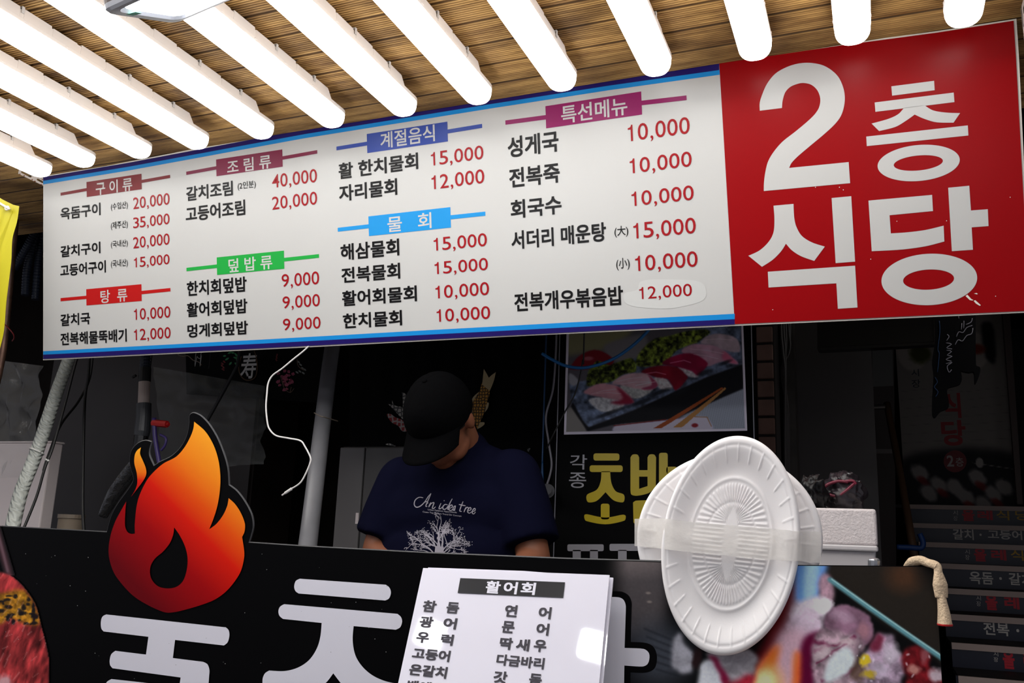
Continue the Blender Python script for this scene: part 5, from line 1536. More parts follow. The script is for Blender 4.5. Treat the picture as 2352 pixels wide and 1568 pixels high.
mb = MB(); poly_px(mb, KP, [smooth([zq(p) for p in [(978, 300, 1), (1000, 250), (1048, 206, 1), (1020, 250), (990, 300, 1)]])], 0.0007)
mb.build('gold_fin', KF, cu)
kw = koi_mat('koi_white', (176, 172, 164), (60, 60, 62), 60)
mb = MB(); poly_px(mb, KP, [smooth([zq(p) for p in [(430, 212, 1), (455, 222), (474, 250, 1), (470, 300), (455, 345, 1), (438, 330, 1), (436, 270)]])], 0.0006)
mb.build('white_koi', kw, cu)
mb = MB(); poly_px(mb, KP, [smooth([zq(p) for p in [(320, 305, 1), (352, 312, 1), (350, 275, 1), (372, 315), (430, 330), (470, 345), (470, 430), (435, 425), (395, 385), (350, 335)]])], 0.0007)
mb.build('white_koi', kw, cu)
mb = MB(); poly_px(mb, KP, [smooth([zq(p) for p in [(300, 628), (330, 620), (386, 642, 1), (340, 640)]])], 0.0007)
mb.build('white_koi', kw, cu)
mb = MB(); poly_px(mb, KP, [smooth([zq(p) for p in [(1430, 672, 1), (1445, 660), (1456, 658, 1), (1446, 690, 1)]])], 0.0007)
mb.build('white_koi', kw, cu)
mb = MB(); poly_px(mb, KP, [smooth([zq(p) for p in [(310, 388), (340, 385), (375, 410), (430, 432), (470, 470), (470, 520), (430, 520), (400, 480), (360, 460), (330, 430)]])], 0.0009)
mb.build('red_koi', koi_mat('koi_red', (150, 34, 36), (170, 160, 156), 50), cu)
# grey cables between curtain and poster, blue hose
greyc = mat('grey_cable', (120, 118, 126), 0.45)
cable('grey_cable', [(1278, 760, 2.7), (1276, 820, 2.7), (1270, 894, 2.7), (1254, 956, 2.7), (1260, 1014, 2.7), (1267, 1063, 2.7), (1262, 1095, 2.7), (1253, 1120, 2.7)], 0.0035, greyc, 'grey cable hanging along the left edge of the sushi poster')
cable('black_cable', [UP(1344, 700, 2.6), (1342, 760, 2.6), (1338, 830, 2.6), (1322, 900, 2.6), (1298, 945, 2.6), (1270, 1000, 2.6), (1256, 1030, 2.62)], 0.0025, rubber, 'thin black cable drooping in front of the sushi photo')
mb = MB(); mb.tube([P(1262, 1127, 3.09), P(1258, 1127, 2.70)], 0.012, 12); mb.tube([P(1256, 1126, 2.72), P(1258, 1127, 2.66)], 0.022, 18); mb.tube([P(1258, 1127, 2.66), P(1258, 1127, 2.65)], 0.012, 14)
tag(mb.build('round_socket', mat('grey_socket', (70, 70, 74), 0.4), None), 'small round grey socket at the end of the grey cable', 'socket')
cable('blue_hose', [(1245, 812, 2.5), (1265, 824, 2.5), (1300, 840, 2.5), (1345, 844, 2.5), (1400, 828, 2.5), (1445, 800, 2.5), (1485, 763, 2.5), (1505, 730, 2.5), (1516, 690, 2.5), (1520, 640, 2.5), (1521, 580, 2.5), (1521, 520, 2.5), (1521, 400, 2.5), UP(1521, 400, 2.5)], 0.0048, mat('blue_hose', (24, 104, 170), 0.35), 'bright blue hose curving across the top of the sushi photo', 'hose')
cable('blue_hose', [UP(1249, 980, 2.8), (1247, 1020, 2.8), (1246, 1060, 2.8), (1248, 1130, 2.8)], 0.003, mat('blue_hose_dim', (14, 70, 120), 0.35), 'short thin blue hose beside the man, left of the poster', 'hose')

# ------------------------------------------------------------------ right interior
bp_ = thing('brick_pillar', 'narrow brick pillar just right of the sushi poster', 'pillar', (P(1760, 900, 3.4)[0], 3.4, 0))
brick_m = mat('dim_brick', (126, 98, 88), 0.8, 0.2, var=0.2, vscale=9)
xa = P(1737, 880, 3.3)[0]; xb_ = P(1781, 880, 3.3)[0]
MB().box((xa, 3.31, 0.0), (xb_ - 0.002, 3.46, 2.9)).build('mortar_core', mat('mortar', (44, 38, 36), 0.9), bp_)
zb = 0.02
brk = MB()
while zb < 2.85:
    brk.box((xa + .004, 3.295, zb), (xb_ - 0.006, 3.31, zb + 0.058)); zb += 0.0675
brk.build('brick_courses', brick_m, bp_, bevel=0.003)
rs = np.random.RandomState(4)
for k in range(5):
    x = 1792 + k*5.5
    cable('black_cable', [UP(x, 690, 3.2 + k*0.02), (x, 700, 3.2 + k*0.02), (x + rs.uniform(-6, 6), 800, 3.2 + k*0.02), (1800 + rs.uniform(-4, 8), 850, 3.2 + k*0.02), (1803 + k*2, 950, 3.2 + k*0.02), (1803 + k*2.5, 1035, 3.2 + k*0.02), (1806 + k*2, 1140, 3.2 + k*0.02)], 0.0045, mat('brown_black_cable', (34, 29, 27), 0.5),
          'dark cable in the bundle hanging right of the brick pillar', group='dark cables bundled beside the brick pillar')
dp = thing('metal_post', 'weathered dark metal post behind the cable bundle', 'post', (P(1816, 900, 3.5)[0], 3.55, 0))
x0 = P(1808, 900, 3.5)[0]; x1 = P(1826, 900, 3.5)[0]
MB().box((x0, 3.5, 0), (x1, 3.6, 2.9)).build('post_body', mat('weathered_metal', (52, 48, 44), 0.6, var=0.4, vscale=12), dp)
d1 = thing('door_panel', 'plain dark grey door below the black screen', 'door', (P(1912, 900, 3.7)[0], 3.7, 0))
x0 = P(1826, 900, 3.65)[0]; x1 = P(2006, 900, 3.65)[0]
MB().box((x0, 3.65, 0), (x1, 3.70, 2.6)).build('door_leaf', mat('dark_grey_door', (56, 52, 51), 0.5, 0.4, var=0.08, vscale=2), d1)
tv = thing('wall_screen', 'flat black screen hung high above the dark grey door', 'screen', P(2000, 800, 3.3))
TP = Plane(P(2000, 780, 3.3), (1, 0, 0), (0, 0, 1))
mb = MB(); poly_px(mb, TP, [smooth([(1876, 690, 1), (2150, 680, 1), (2150, 790, 1), (1882, 804), (1877, 800, 1)], 4)], -0.03, 0.025); mb.build('casing', M['gloss_black'], tv)
mb = MB(); poly_px(mb, TP, [[(1880, 690), (2146, 680), (2146, 784), (1882, 797)]], -0.003); mb.build('glass', mat('screen_glass', (6, 6, 7), 0.1, 0.5), tv)
# styrofoam box on a white bin
bn2 = thing('white_bin', 'white plastic bin with rolled rim behind the right end of the board', 'bin', (P(1920, 1300, 1.86)[0], 1.86, 0.94))
YB = 1.78
xa = P(1800, 1252, YB)[0]; xb_ = P(2016, 1252, YB)[0]; zr_ = P(1950, 1251, YB)[2]; zl = P(1950, 1262, YB)[2]
wp_ = mat('white_plastic', (196, 192, 194), 0.45)
xe = P(2006, 1290, YB)[0]
MB().hexa([(xa + .01, YB + .01, 0.94), (xe - .01, YB + .01, 0.94), (xe - .01, YB + 0.2, 0.94), (xa + .01, YB + 0.2, 0.94), (xa, YB, zl), (xe + .004, YB, zl), (xe + .004, YB + 0.21, zl), (xa, YB + 0.21, zl)]).build('bin_body', wp_, bn2, bevel=0.003)
MB().box((xa - .005, YB - .008, zl - 0.002), (xb_, YB + 0.22, zr_)).build('bin_rim', wp_, bn2, bevel=0.003)
x2 = P(2013, 1200, YB)[0]; zt2 = P(1940, 1167.5, YB)[2]
sb_ = MB().box((xa, YB - .004, zr_), (x2, YB + 0.215, zt2))
o = sb_.build('styrofoam_box', mat('styrofoam', (214, 206, 206), 0.7, 0.2, var=0.06, vscale=90, bump=0.25, bscale=220), None, bevel=0.004)
tag(o, 'white styrofoam box on the white bin, right of the foam trays', 'box')
def lump(name, c, r, m, label, cat, seed, amp=0.35, rough=2.2):
    mb = MB().ellip((0, 0, 0), (1, 1, 1), nu=48, nv=32)
    vs = []
    for p in mb.v:
        v = Vector(p)
        n1 = noise.noise(v*rough + Vector((seed, 0, 0))) + 0.5*noise.noise(v*rough*2.7 + Vector((0, seed, 0)))
        q = np.array(p)*(1 + amp*n1)
        q[2] = max(q[2], -0.75)
        vs.append((c[0] + q[0]*r[0], c[1] + q[1]*r[1], c[2] + q[2]*r[2]))
    mb.v = vs
    return tag(mb.build(name, m, None, shade=True), label, cat)
cbx = P(1935, 1140, YB + 0.1)
lump('plastic_bag', (P(1866, 1150, YB + .06)[0], YB + 0.06, zt2 + 0.027), (0.027, 0.045, 0.036), mat('black_bag', (6, 6, 7), 0.4, 0.3), 'small crumpled black bag on the styrofoam box', 'bag', 1.0)
lump('plastic_bag', (P(1936, 1150, YB + .12)[0], YB + 0.12, zt2 + 0.032), (0.040, 0.05, 0.042), mat('pink_clear_bag', (44, 38, 42), 0.25, 0.5, alpha=0.8), 'crumpled clear bag with pink handles on the styrofoam box', 'bag', 3.0)
hb_ = [o for o in bpy.data.objects if o.name.startswith('plastic_bag')][-1]
mb = MB()
for pl in ([(1885, 1128), (1900, 1113), (1925, 1105), (1948, 1107)], [(1905, 1136), (1925, 1138), (1945, 1125), (1962, 1110)], [(1940, 1106), (1958, 1104), (1966, 1112)]):
    mb.tube([P(*p, YB + 0.075) for p in pl], 0.006, 8, sm=5, sq=0.5)
# handles belong to the clear bag
vv = np.array(mb.v); pb = [o for o in bpy.data.objects if o.get('label', '').startswith('crumpled clear bag')][0]
mb.build('pink_handle', mat('pink_plastic', (104, 20, 44), 0.35), pb, shade=True)
# staircase with lettered risers
st = thing('staircase', 'dark staircase going up at the right, its risers lettered with dishes', 'stairs', (0.7, 4.6, 0))
ys_px = [(2075, 1162, 1160), (2095, 1204, 1205), (2110, 1246, 1250), (2135, 1293, 1299), (2160, 1348, 1358), (2170, 1407, 1417), (2185, 1473, 1482), (2200, 1546, 1560), (2210, 1625, 1640)]
YS = [6.0, 5.72, 5.44, 5.16, 4.88, 4.60, 4.32, 4.04, 3.80]
riser_m = mat('navy_riser', (22, 28, 52), 0.4); nose_m = mat('worn_nosing', (206, 184, 174), 0.6); tread_m = mat('stair_tread', (30, 28, 30), 0.7)
SXR = 1.72
zs_ = [P(2230, (a + b)/2, Y)[2] for (x, a, b), Y in zip(ys_px, YS)]
xs_ = [P(x, a, Y)[0] for (x, a, b), Y in zip(ys_px, YS)]
for k in range(len(YS) - 1):
    Y, zt0, zn = YS[k+1] + 0.0, zs_[k], zs_[k+1]
    # riser under nosing k stands at YS[k]
    xl = min(xs_[k], xs_[k+1])
    MB().box((xl, YS[k], zn), (SXR, YS[k] + 0.02, zt0 - 0.002)).build('riser', riser_m, st)
    MB().box((xl, YS[k+1] - 0.0, zn - 0.02), (SXR, YS[k] + 0.02, zn)).build('tread', tread_m, st)
for k in range(len(YS)):
    hgt = 0.026
    MB().box((xs_[k], YS[k] - 0.012, zs_[k] - hgt), (SXR, YS[k] + 0.012, zs_[k])).build('nosing', nose_m, st)
MB().box((xs_[0] - .1, YS[0], zs_[0] - 0.02), (SXR, 7.38, zs_[0])).build('landing', tread_m, st)
MB().box((xs_[-1] - 0.2, YS[-1], 0.0), (SXR, YS[-1] + 0.02, zs_[-1] - 0.02)).build('riser', riser_m, st)
zu = zc(2050, 1140, 3.663)
red_o = mat('riser_red', (214, 30, 52), 0.5); yel_o = mat('riser_yellow', (214, 166, 26), 0.5); gry_o = mat('riser_grey', (224, 218, 210), 0.5)
def rtext(k, s, a, b, m, bold=0.02):
    PLr = Plane((0, YS[k] - 0.0012, 1.0), (1, 0, 0), (0, 0, 1))
    mb = MB(); text_on(mb, PLr, s, zu(a), zu(b), 0.0, bold)
    mb.build('riser_lettering', m, st)
for (k, dx, y0, y1) in ((0, 0, 112, 205), (2, 100, 440, 545), (4, 195, 830, 955), (6, 340, 1300, 1450)):
    w = 1.0 + 0.08*k
    rtext(k, '시', (508 + dx, y0 + 4), (550 + dx, y0 + 44), gry_o, 0.0); rtext(k, '장', (510 + dx, y0 + 50), (550 + dx, y0 + 92), gry_o, 0.0)
    rtext(k, '올', (585 + dx - (0 if k < 4 else 0), y0 - 4), (690 + dx, y1), red_o, 0.035); 
    rtext(k, '레', (715 + dx + (15*k//2), y0 + 6), (842 + dx + 15*k//2, y1 - 8), red_o, 0.035)
    rtext(k, '식', (870 + dx + 20*k//2, y0), (985 + dx + 20*k//2, y1 - 5), yel_o, 0.01)
    rtext(k, '당', (1030 + dx + 20*k//2, y0), (1150 + dx + 20*k//2, y1 - 5), yel_o, 0.01)
rtext(1, '갈치', (505, 272), (685, 366), gry_o); rtext(1, '·', (732, 312), (750, 330), gry_o); rtext(1, '고등어조림', (800, 278), (1300, 372), gry_o)
rtext(3, '옥돔', (645, 630), (850, 742), gry_o); rtext(3, '·', (898, 678), (920, 700), gry_o); rtext(3, '갈치', (975, 640), (1180, 752), gry_o)
rtext(5, '전복', (762, 1055), (985, 1175), gry_o); rtext(5, '·', (1042, 1115), (1066, 1140), gry_o)
# wall sign above the stairs
WS = Plane(P(2200, 980, 6.6), (1, 0, 0), (0, 0, 1))
ws = thing('wall_sign', 'dim pale wall sign with red Korean letters above the staircase', 'sign', WS.pt(*WS.uv(2200, 1180)))
zw = zc(2000, 720, 3.5625)
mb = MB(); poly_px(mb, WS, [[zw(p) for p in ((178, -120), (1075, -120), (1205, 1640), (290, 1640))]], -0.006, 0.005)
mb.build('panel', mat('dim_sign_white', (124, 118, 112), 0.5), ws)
mb = MB()
text_on(mb, WS, '시', zw((330, 455)), zw((396, 512)), 0.0006, 0.01); text_on(mb, WS, '장', zw((332, 540)), zw((408, 604)), 0.0006, 0.01)
mb.build('small_lettering', mat('sign_navy_ink', (30, 32, 56), 0.5), ws)
mb = MB()
text_on(mb, WS, '식', zw((580, 655)), zw((740, 850)), 0.0006, 0.03); text_on(mb, WS, '당', zw((575, 875)), zw((780, 1076)), 0.0006, 0.03)
mb.build('red_lettering', mat('sign_dim_red', (190, 16, 28), 0.5), ws)
mb = MB(); poly_px(mb, WS, [[zw(p) for p in ell(690, 1208, 94, 90, 0, 0)]], 0.0006); rd = mb.build('floor_badge', mat('badge_red', (150, 14, 24), 0.5), ws)
mb = MB(); text_on(mb, WS, '2', zw((620, 1160)), zw((682, 1250)), 0.0012, 0.02); text_on(mb, WS, '층', zw((692, 1178)), zw((762, 1250)), 0.0012, 0.01)
mb.build('badge_lettering', mat('badge_grey', (220, 210, 204), 0.5), rd)
wpn = Paint(180, -100, 1210, 1640, 110, 190, (124, 118, 112))
wpn.ell(330, 280, 150, 190, (150, 142, 134), 0.15); wpn.ell(400, 330, 95, 80, (60, 62, 26), 0.5, wob=.5); wpn.ell(920, 300, 130, 150, (150, 142, 134), 0.15)
wpn.poly([(1000, 90), (1100, 90), (1100, 400), (1020, 360)], (20, 18, 20), 10); wpn.ell(930, 290, 90, 40, (120, 40, 24), 0.6)
for k in range(9):
    wpn.line([(200, 640 + k*70), (500, 610 + k*72), (800, 640 + k*66), (1190, 600 + k*70)], 4, (96, 90, 86), 0.9, 0.5)
wpn.poly([(200, 1180), (1200, 1150), (1210, 1640), (250, 1640)], (30, 29, 31), 25)
rs = np.random.RandomState(9)
for k, (x, y) in enumerate(((330, 1300), (500, 1400), (650, 1420), (860, 1340), (1000, 1480), (400, 1470), (740, 1500), (900, 1560), (1100, 1420))):
    wpn.ell(x, y, 85, 60, (132, 126, 122), 0.5, rot=0.6, wob=0.4, seed=k)
    if k % 3 != 2: wpn.ell(x + 30, y + 70, 60, 30, (110, 26, 24), 0.7, 0.8, rot=0.5, wob=.5, seed=k+9)
wpn.line([(820, 1220), (1190, 1270)], 6, (120, 116, 112), 0.8); wpn.ell(890, 1220, 36, 42, (150, 144, 138), 0.2)
def ws_pos(x, y):
    t = (y + 120)/1760.0; xx = x + 0.0
    lo = 178 + (290-178)*t; hi = 1075 + (1205-1075)*t
    s = (x - 180)/1030.0
    a, b = WS.uv(*zw((lo + s*(hi - lo), y))); return WS.pt(a, b, 0.0003)
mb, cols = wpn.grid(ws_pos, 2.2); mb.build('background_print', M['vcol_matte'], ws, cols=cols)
wf = thing('window_post', 'dim brown frame post at the far right of the wall sign', 'post', P(2340, 1100, 6.0))
FP = Plane(P(2320, 900, 6.3), (1, 0, 0), (0, 0, 1))
mb = MB(); poly_px(mb, FP, [[zw(p) for p in ((1070, -120), (1130, -120), (1245, 1560), (1200, 1560))]], -0.03, 0.03); mb.build('post_body', mat('dim_brown_frame', (92, 72, 64), 0.5), wf)
# broom handle and strip panel left of the stairs
cable('wooden_pole', [(2037, 926, 5.2), (2048, 985, 5.1), (2070, 1100, 4.8), (2104, 1300, 4.4)], 0.018, mat('worn_wood', (92, 66, 46), 0.6), 'wooden pole leaning left of the staircase', 'pole', sm=2)
cp = thing('narrow_panel', 'narrow dark panel with pale upper part between door and wall sign', 'panel', (P(2030, 950, 5.6)[0], 5.6, 0))
SPn = Plane(P(2030, 950, 5.6), (1, 0, 0), (0, 0, 1))
mb = MB(); poly_px(mb, SPn, [[(1995, 700), (2052, 700), (2060, 1420), (2003, 1420)]], -0.02, 0.02); mb.build('panel_body', mat('narrow_panel_dark', (70, 60, 56), 0.6), cp)
mb = MB(); poly_px(mb, SPn, [[(2003, 795), (2050, 795), (2052, 886), (2005, 888)]], 0.001); mb.build('pale_sheet', mat('pale_sheet', (112, 112, 108), 0.5), cp)
mb = MB(); poly_px(mb, SPn, [[(2007, 1031), (2050, 1031), (2050, 1041), (2007, 1041)]], 0.001); mb.build('pale_strip', mat('pale_strip', (116, 108, 104), 0.5), cp)
mb = MB(); mb.tube([P(2005, 935, 5.0), P(2033, 934, 5.0)], 0.014, 10)
tag(mb.build('metal_bar', mat('steel_bar', (130, 124, 120), 0.3, 0.5, 0.8), None), 'short metal bar beside the leaning wooden pole', 'bar')
cable('blue_strap', [(2060, 1256, 4.3), (2090, 1257, 4.3), (2115, 1258, 4.3), (2120, 1245, 4.3), (2112, 1225, 4.3)], 0.012, mat('dim_blue', (16, 60, 120), 0.5), 'dim blue strap left of the lower stair risers', 'strap', sm=4)
# black bags with silver lettering hanging at the right
YH = 3.0
def hang(name, px, label, seed, marks):
    HP = Plane(P(2190, 840, YH + seed*0.05), (1, 0, 0), (0, 0, 1))
    t = thing(name, label, 'bag', HP.pt(*HP.uv(px[0][0], px[0][1])), 'black packets hanging above the stairs')
    q_ = P(*zw(((px[0][0] + px[1][0])/2, -40)), YH + seed*0.05)
    MB().tube([q_, (q_[0], q_[1], 2.9)], 0.003, 6).build('hanging_cord', rubber, t)
    mb = MB(); poly_px(mb, HP, [smooth([zw(p) for p in px], 5)], -0.012, 0.010); mb.build('packet', mat('black_packet', (7, 7, 9), 0.6, 0.1), t, bevel=0.003)
    mb = MB()
    for w, m in marks:
        mb = MB()
        for line in w:
            mb.tube([HP.pt(*HP.uv(*zw(p)), 0.0005) for p in line], 0.0022, 6, sm=3, sq=0.6)
        mb.build('silver_print', m, t, shade=True)
    return t
silver = mat('silver_print', (170, 166, 176), 0.4); bluep = mat('blue_print', (40, 70, 110), 0.4)
hang('hanging_packet', [(520, -60, 1), (690, -60, 1), (690, 340), (740, 480), (735, 570), (640, 605), (625, 640), (640, 760), (570, 800), (525, 850), (505, 820), (505, 690), (515, 500), (505, 380), (530, 200)], 'long black packet with silver writing hanging above the stairs', 0,
     [([[(625, 170), (640, 190), (620, 220)], [(615, 240), (660, 250), (620, 280), (665, 290)], [(620, 300), (660, 310), (625, 340), (665, 350), (615, 375), (660, 390)], [(615, 410), (665, 400), (625, 430), (640, 480), (660, 460)]], silver),
      ([[(560, 60), (565, 150), (548, 290), (560, 330), (545, 480)], [(525, 520), (545, 560), (520, 600), (550, 640), (530, 680)]], bluep)])
hang('hanging_packet', [(690, -60, 1), (860, -60, 1), (862, 420), (895, 440), (890, 500), (855, 575), (845, 480), (800, 480), (720, 450), (690, 330)], 'black packet with wavy silver lines hanging nearest the right frame edge', 2,
     [([[(690, 255), (715, 215), (750, 225), (785, 180), (825, 165), (835, 120)], [(700, 190), (720, 150), (755, 155), (785, 115), (830, 98)], [(740, 130), (745, 80)], [(760, 120), (762, 60)], [(780, 90), (820, 70), (830, 40)], [(715, -10), (720, 40)]], silver)])
# tube light of the neighbouring stall, seen past the right end of the sign
copy_thing(T0, (0.52, 3.30, CZ + 0.02), 'lit tube light of the next stall, seen past the right end of the sign', 'tube lights of the next stall')

# ------------------------------------------------------------------ the man
YM = 2.22
mn = thing('person', 'man in black cap and navy tree-print T-shirt bending over the counter', 'person', (P(1040, 1200, YM)[0], YM + 0.03, 0))
skin = mat('skin', (124, 76, 54), 0.5, 0.35)
navy_cloth = mat('navy_cotton', (11, 12, 30), 0.9, 0.03, bump=0.25, bscale=18)
hc = P(1010, 960, YM - 0.07)
pit = math.radians(50); yaw = math.radians(-3)
def Rz(a): return np.array([[math.cos(a), -math.sin(a), 0], [math.sin(a), math.cos(a), 0], [0, 0, 1]])
HR = Rz(yaw) @ np.array([[1, 0, 0], [0, math.cos(pit), -math.sin(pit)], [0, math.sin(pit), math.cos(pit)]])
hd = lambda x, y, z: hc + HR @ np.array([x, y, z])       # head space: face towards -y, up +z
X0 = P(1048, 1100, YM)[0]
shL = P(922, 1112, YM + 0.05); shR = P(1184, 1098, YM + 0.05)
elL = P(868, 1262, YM + 0.01); elR = P(1226, 1282, YM + 0.01)
haL = P(968, 1410, YM - 0.22); haR = P(1120, 1405, YM - 0.22)
neck = P(1058, 1040, YM + 0.075)
cx_ = (shL[0] + shR[0])/2
hipz = 0.93
B = MB()
B.ellip(hd(0, 0.01, 0.01), (0.077, 0.097, 0.098), HR, 28, 18)        # cranium
B.ellip(hd(0, -0.028, -0.05), (0.064, 0.070, 0.075), HR)             # face
B.ellip(hd(0, -0.055, -0.098), (0.036, 0.034, 0.026), HR)            # chin
for s in (-1, 1):
    B.ellip(hd(s*0.040, -0.025, -0.080), (0.026, 0.05, 0.030), HR)   # jaw
    B.ellip(hd(s*0.038, -0.070, -0.030), (0.024, 0.020, 0.016), HR)  # cheek
    B.ellip(hd(s*0.030, -0.082, 0.006), (0.026, 0.010, 0.008), HR)   # brow
    B.ellip(hd(s*0.080, 0.012, -0.018), (0.010, 0.020, 0.033), HR)   # ear
B.caps(hd(0, -0.092, -0.005), hd(0, -0.112, -0.040), 0.008, 0.013)   # nose
B.ellip(hd(0, -0.092, -0.070), (0.026, 0.010, 0.006), HR); B.ellip(hd(0, -0.088, -0.082), (0.022, 0.010, 0.007), HR)   # lips
B.caps(hd(0, 0.035, -0.05), neck + np.array([0, 0.02, -0.02]), 0.060, 0.068)   # neck
chest = np.array([cx_, YM + 0.08, (shL[2] + shR[2])/2 - 0.05])
B.caps(neck + np.array([0, 0.02, -0.03]), chest, 0.075, 0.13, 0.75)
for s, e_, h in ((shL, elL, haL), (shR, elR, haR)):
    B.caps(chest, s, 0.10, 0.065, 0.8)
    B.caps(s, e_, 0.057, 0.044)
    B.caps(e_, h + (e_ - h)*0.10, 0.043, 0.028)
B.caps(chest, (cx_, YM + 0.14, hipz + 0.1), 0.135, 0.14, 0.75)
for s in (-1, 1):
    B.caps((cx_ + s*0.09, YM + 0.15, hipz), (cx_ + s*0.11, YM + 0.12, 0.50), 0.085, 0.055)
    B.caps((cx_ + s*0.11, YM + 0.12, 0.50), (cx_ + s*0.12, YM + 0.16, 0.09), 0.055, 0.04)
    B.caps((cx_ + s*0.12, YM + 0.16, 0.05), (cx_ + s*0.13, YM - 0.02, 0.035), 0.04, 0.032)
# hands: palm, four curled fingers, thumb, resting on the worktop
for h, e_, s in ((haL, elL, 1), (haR, elR, -1)):
    d = h - e_; d[2] = 0; d = d/np.linalg.norm(d)
    side = np.array([-d[1], d[0], 0])*s
    wz = 0.985
    w0 = np.array([h[0], h[1], wz])
    B.caps(h + (e_ - h)*0.10, w0, 0.028, 0.024)
    B.caps(w0 + side*0.02, w0 + d*0.065 + side*0.024, 0.020, 0.016); B.caps(w0 - side*0.02, w0 + d*0.065 - side*0.026, 0.020, 0.016); B.caps(w0, w0 + d*0.07, 0.02, 0.017)
    for k, (off, L_) in enumerate(((0.034, 0.070), (0.012, 0.080), (-0.011, 0.076), (-0.033, 0.058))):
        b0 = w0 + d*0.068 + side*off
        b1 = b0 + d*L_*0.42 + np.array([0, 0, 0.004]) + side*off*0.12; b2 = b1 + d*L_*0.32 + np.array([0, 0, -0.012]); b3 = b2 + d*L_*0.2 + np.array([0, 0, -0.014])
        B.caps(b0, b1, 0.0095, 0.0088); B.caps(b1, b2, 0.0088, 0.0080); B.caps(b2, b3, 0.0080, 0.0072)
    t0 = w0 + d*0.015 + side*0.030; t1 = t0 + d*0.030 + side*0.026; t2 = t1 + d*0.030 + side*0.004 + np.array([0, 0, -0.008])
    B.caps(t0, t1, 0.0125, 0.0105); B.caps(t1, t2, 0.0105, 0.0085)
B.build('body', skin, mn, shade=True, remesh=0.0062, smooth_it=3)
# T-shirt
S = MB()
S.caps(P(1062, 1050, YM + 0.075), P(1050, 1105, YM + 0.05), 0.085, 0.12, 0.8)
S.caps(shL + np.array([0.01, 0, -0.01]), shR + np.array([-0.01, 0, -0.01]), 0.082, 0.082, 0.95)
S.caps(shL + np.array([0.06, 0, -0.09]), shR + np.array([-0.06, 0, -0.09]), 0.115, 0.115, 0.95)
S.caps(shL + np.array([0.085, 0.0, -0.20]), shR + np.array([-0.085, 0.0, -0.20]), 0.13, 0.13, 0.95)
S.caps(shL + np.array([0.085, 0.03, -0.36]), shR + np.array([-0.085, 0.03, -0.36]), 0.13, 0.13, 0.95)
S.caps(shL + np.array([0.08, 0.06, -0.50]), shR + np.array([-0.08, 0.06, -0.50]), 0.125, 0.125, 0.95)
S.caps(shL + np.array([0.09, 0.07, -0.62]), shR + np.array([-0.09, 0.07, -0.62]), 0.115, 0.115, 0.95)
for s, e_, sg_ in ((shL, elL, -1), (shR, elR, 1)):
    tip = s + (e_ - s)*0.84
    S.caps(s + np.array([-sg_*0.01, 0, 0.0]), s + (e_ - s)*0.5, 0.082, 0.080)
    # open-looking flat sleeve end
    ax = (e_ - s)/np.linalg.norm(e_ - s)
    S.tube([s + (e_ - s)*0.4, s + (e_ - s)*0.7, tip], [0.078, 0.079, 0.080], 24)
S.caps(P(1062, 1060, YM + 0.07), shL + np.array([0.05, 0.02, 0.0]), 0.075, 0.075, 0.9)
S.caps(P(1062, 1060, YM + 0.07), shR + np.array([-0.05, 0.02, 0.0]), 0.075, 0.075, 0.9)
shirt = S.build('t_shirt', navy_cloth, mn, shade=True, remesh=0.008, smooth_it=12)
# trousers, shoes
T_ = MB()
T_.caps((cx_ - 0.07, YM + 0.14, hipz), (cx_ + 0.07, YM + 0.14, hipz), 0.125, 0.125, 0.9)
for s in (-1, 1):
    T_.caps((cx_ + s*0.09, YM + 0.15, hipz - .02), (cx_ + s*0.11, YM + 0.12, 0.50), 0.10, 0.075)
    T_.caps((cx_ + s*0.11, YM + 0.12, 0.50), (cx_ + s*0.12, YM + 0.16, 0.14), 0.073, 0.062)
T_.build('trousers', mat('dark_trousers', (14, 14, 18), 0.8), mn, shade=True, remesh=0.012, smooth_it=4)
for s in (-1, 1):
    MB().caps((cx_ + s*0.12, YM + 0.17, 0.055), (cx_ + s*0.13, YM - 0.04, 0.045), 0.05, 0.044).build('shoe', M['black'], mn, shade=True, remesh=0.01)
# cap: crown, visor, button
capm = mat('black_cap_cotton', (5, 5, 6), 0.9, 0.03, bump=0.2, bscale=60)
mb = MB(); nu, nv = 48, 18; vs = []
for j in range(nv + 1):
    ph = math.pi/2*j/nv*1.12
    for i in range(nu):
        th = 2*math.pi*i/nu
        seam = 1 - 0.010*math.exp(-(((th*6/(2*math.pi)) % 1 - 0.5)/0.06)**2)
        rx, ry, rz = 0.090, 0.112, 0.106
        x = rx*math.sin(ph)*math.sin(th)*seam; y = -ry*math.sin(ph)*math.cos(th)*seam; z = rz*math.cos(ph)*seam
        if y < -0.05: z += 0.012*min((-y - 0.05)/0.05, 1)*math.sin(ph)
        vs.append(hd(x, 0.008 + y, 0.018 + z))
mb.add(vs, [(j*nu+i, (j+1)*nu+i, (j+1)*nu+(i+1) % nu, j*nu+(i+1) % nu) for j in range(nv) for i in range(nu)])
crown = mb.build('cap_crown', capm, mn, shade=True)
mb = MB(); vs = []; NI, NJ = 24, 10
for side in (0, 1):
    for j in range(NJ + 1):
        t = j/NJ
        for i in range(NI + 1):
            a = math.radians(-68 + 136*i/NI)
            bx, by = 0.086*math.sin(a), 0.008 - 0.104*math.cos(a)
            fx, fy = 0.086*math.sin(a)*1.02, by - 0.084*math.cos(a)**0.55 if abs(math.cos(a)) > 0 else by
            x = bx + (fx - bx)*t; y = by + (fy - by)*t
            z = 0.022 - 0.020*t - 3.4*x*x*(0.4 + 0.6*t) - side*0.003
            vs.append(hd(x, y, z))
m_ = NI + 1; K = (NJ + 1)*m_
fs = []
for j in range(NJ):
    for i in range(NI):
        a = j*m_ + i
        fs.append((a, a+1, a+1+m_, a+m_)); fs.append((K+a, K+a+m_, K+a+1+m_, K+a+1))
